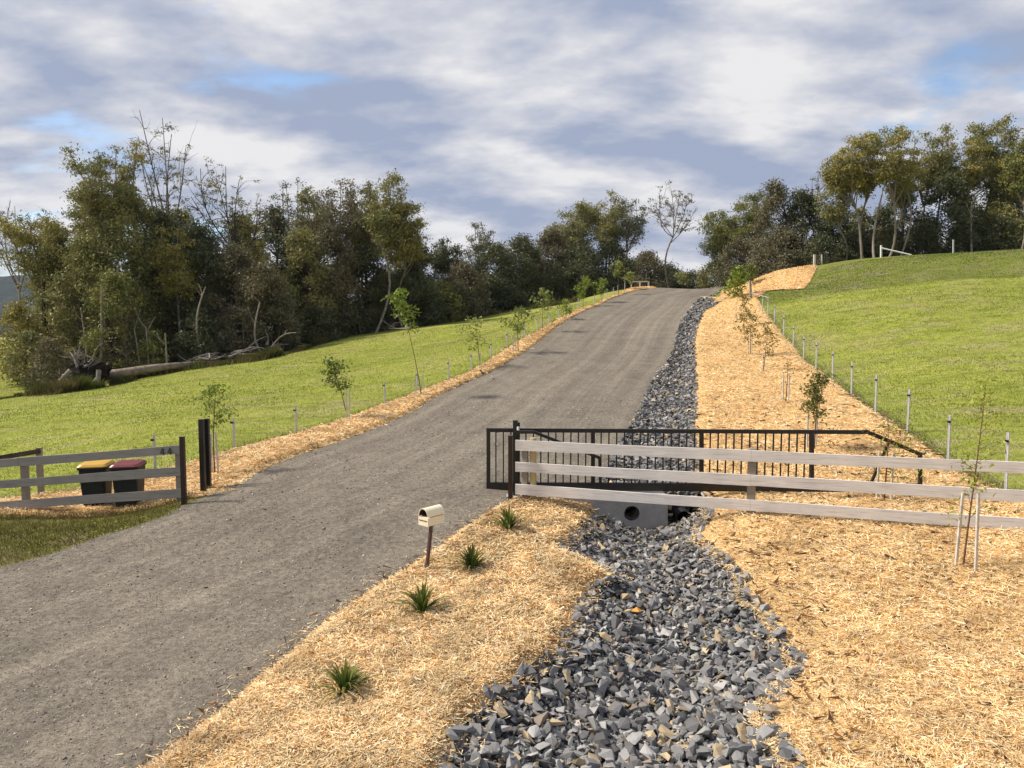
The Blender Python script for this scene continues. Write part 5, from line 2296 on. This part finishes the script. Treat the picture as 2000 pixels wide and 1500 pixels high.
def deadwood():
    r = np.random.default_rng(77)
    c2 = G(60, 742)
    o = empty('tree_stump', c2)
    tag(o, 'small grey broken stump with splayed roots at the open end of the wood', 'stump')
    for i in range(7):
        a = r.uniform(0, 6.28)
        m = MB()
        limb(m, r, c2 + np.array((0, 0, .4)), c2 + np.array((math.cos(a) * 1.5, math.sin(a), r.uniform(-.1, 1.6))), .24, .04, 0, 5, 6)
        m.build('root', M_deadwood, o, smooth=True)
    for i in range(46):
        far = i >= 34
        if not far:
            px = r.uniform(372, 566)
            py = np.interp(px, [372, 566], [716, 690]) - r.uniform(2, 10)
        else:
            px = r.uniform(745, 790)
            py = r.uniform(628, 642)
        b = G(px, py + 6)
        hs = np.interp(px, [372, 470, 520, 560, 800], [1.2, .8, 1.8, 1.9, .8])
        L_ = r.uniform(1.2, 3.6)
        a = r.normal(0, .7) if r.random() < .6 else r.uniform(0, 6.28)
        tl = r.uniform(0, .75) if 500 < px < 566 else r.uniform(0, .35)
        z0 = r.uniform(.05, hs * .6)
        p = b + np.array((-math.cos(a) * L_ / 2 * math.cos(tl), -math.sin(a) * L_ * .3, z0 + .05))
        q = b + np.array((math.cos(a) * L_ / 2 * math.cos(tl), math.sin(a) * L_ * .3, z0 + L_ * math.sin(tl)))
        o = empty('dead_branch', b)
        tag(o, 'grey dead branch in the far small heap under the domed gum' if far else 'grey dead branch in the long heap at the foot of the wood', 'branch',
            'dead branches heaped far along the wood' if far else 'dead branches heaped along the wood')
        m = MB()
        pts = limb(m, r, p, q, r.uniform(.06, .16), .03, r.uniform(-.08, .1), 6, 6)
        m.build('limb', M_deadwood, o, smooth=True)
        if r.random() < .6:
            m = MB()
            limb(m, r, pts[3], pts[3] + r.normal(0, .5, 3) + np.array((0, 0, .3)), .04, .012, 0, 4, 4)
            m.build('twig', M_deadwood, o, smooth=True)


deadwood()


def rough_growth():
    """tussocks and bracken along the foot of the woods"""
    line = np.array([G(px, py)[:2] for px, py in ((-60, 790), (60, 772), (130, 768), (260, 738), (400, 716), (520, 702), (600, 682), (700, 652), (820, 637), (960, 614), (1060, 600), (1130, 588))])
    n = 90000
    t = rng.random(n) * (len(line) - 1)
    k = np.minimum(t.astype(int), len(line) - 2)
    f = (t - k)[:, None]
    p = line[k] * (1 - f) + line[k + 1] * f
    p[:, 1] += np.abs(rng.normal(0, 2.6, n)) * rng.choice([1, 1, 1, -.25], n)
    x, y = p[:, 0], p[:, 1]
    lump = fbm(x, y, .55, 3, 21)
    h = (.12 + 1.5 * np.clip(lump - .45, 0, 1) ** 1.1 * 2) * rng.uniform(.5, 1.15, n)
    pal = np.array([(.075, .085, .022), (.11, .10, .032), (.16, .125, .055), (.05, .065, .02), (.10, .12, .025)])
    cc = pal[np.clip((fbm(x, y, .35, 2, 33) * 6.5 - .8 + rng.normal(0, .6, n)), 0, 4).astype(int)]
    blades('rough_growth', x, y, h, rng.uniform(.05, .11, n), cc, 'rough tussock grass and bracken along the foot of the wood')


rough_growth()


def fence_line_weeds():
    """dry weeds along the wire fence on the bank"""
    n = 5000
    y = 13 + 42 * rng.random(n) ** 1.4
    x = eB5(y) + rng.normal(.12, .14, n)
    cc = np.array([(.20, .17, .11), (.15, .14, .06), (.12, .15, .03)])[rng.integers(0, 3, n)]
    blades('fence_weeds', x, y, rng.uniform(.04, .2, n), rng.uniform(.008, .02, n), cc, 'dry weeds along the foot of the upper wire fence')
    n = 4000
    y = 17 + 45 * rng.random(n) ** 1.4
    x = eB0(y) + rng.normal(-.1, .14, n)
    cc = np.array([(.20, .17, .09), (.12, .15, .03), (.10, .13, .03)])[rng.integers(0, 3, n)]
    blades('fence_weeds', x, y, rng.uniform(.06, .25, n), rng.uniform(.01, .024, n), cc, 'longer weeds along the foot of the lower wire fence')


fence_line_weeds()


# ------------------------------------------------------------------ the air: far hills fade to blue
def haze():
    m = bpy.data.materials.new('haze')
    m.use_nodes = True
    nt = m.node_tree
    nt.nodes.clear()
    out = nt.nodes.new('ShaderNodeOutputMaterial')
    v = nt.nodes.new('ShaderNodeVolumePrincipled')
    v.inputs['Color'].default_value = (.62, .74, .95, 1)
    v.inputs['Density'].default_value = HAZE
    v.inputs['Anisotropy'].default_value = .2
    nt.links.new(v.outputs[0], out.inputs['Volume'])
    x0, x1, y0, y1, z0, z1 = -5200, 5200, -600, 7000, -40, 260
    V = [(x, y, z) for z in (z0, z1) for x, y in ((x0, y0), (x1, y0), (x1, y1), (x0, y1))]
    F = [(3, 2, 1, 0), (4, 5, 6, 7), (0, 1, 5, 4), (1, 2, 6, 5), (2, 3, 7, 6), (3, 0, 4, 7)]
    o = link('haze', mesh_np('haze', V, F, m))
    tag(o, 'thin blue air over the far hills', 'haze', kind='stuff')


HAZE = .00006
haze()
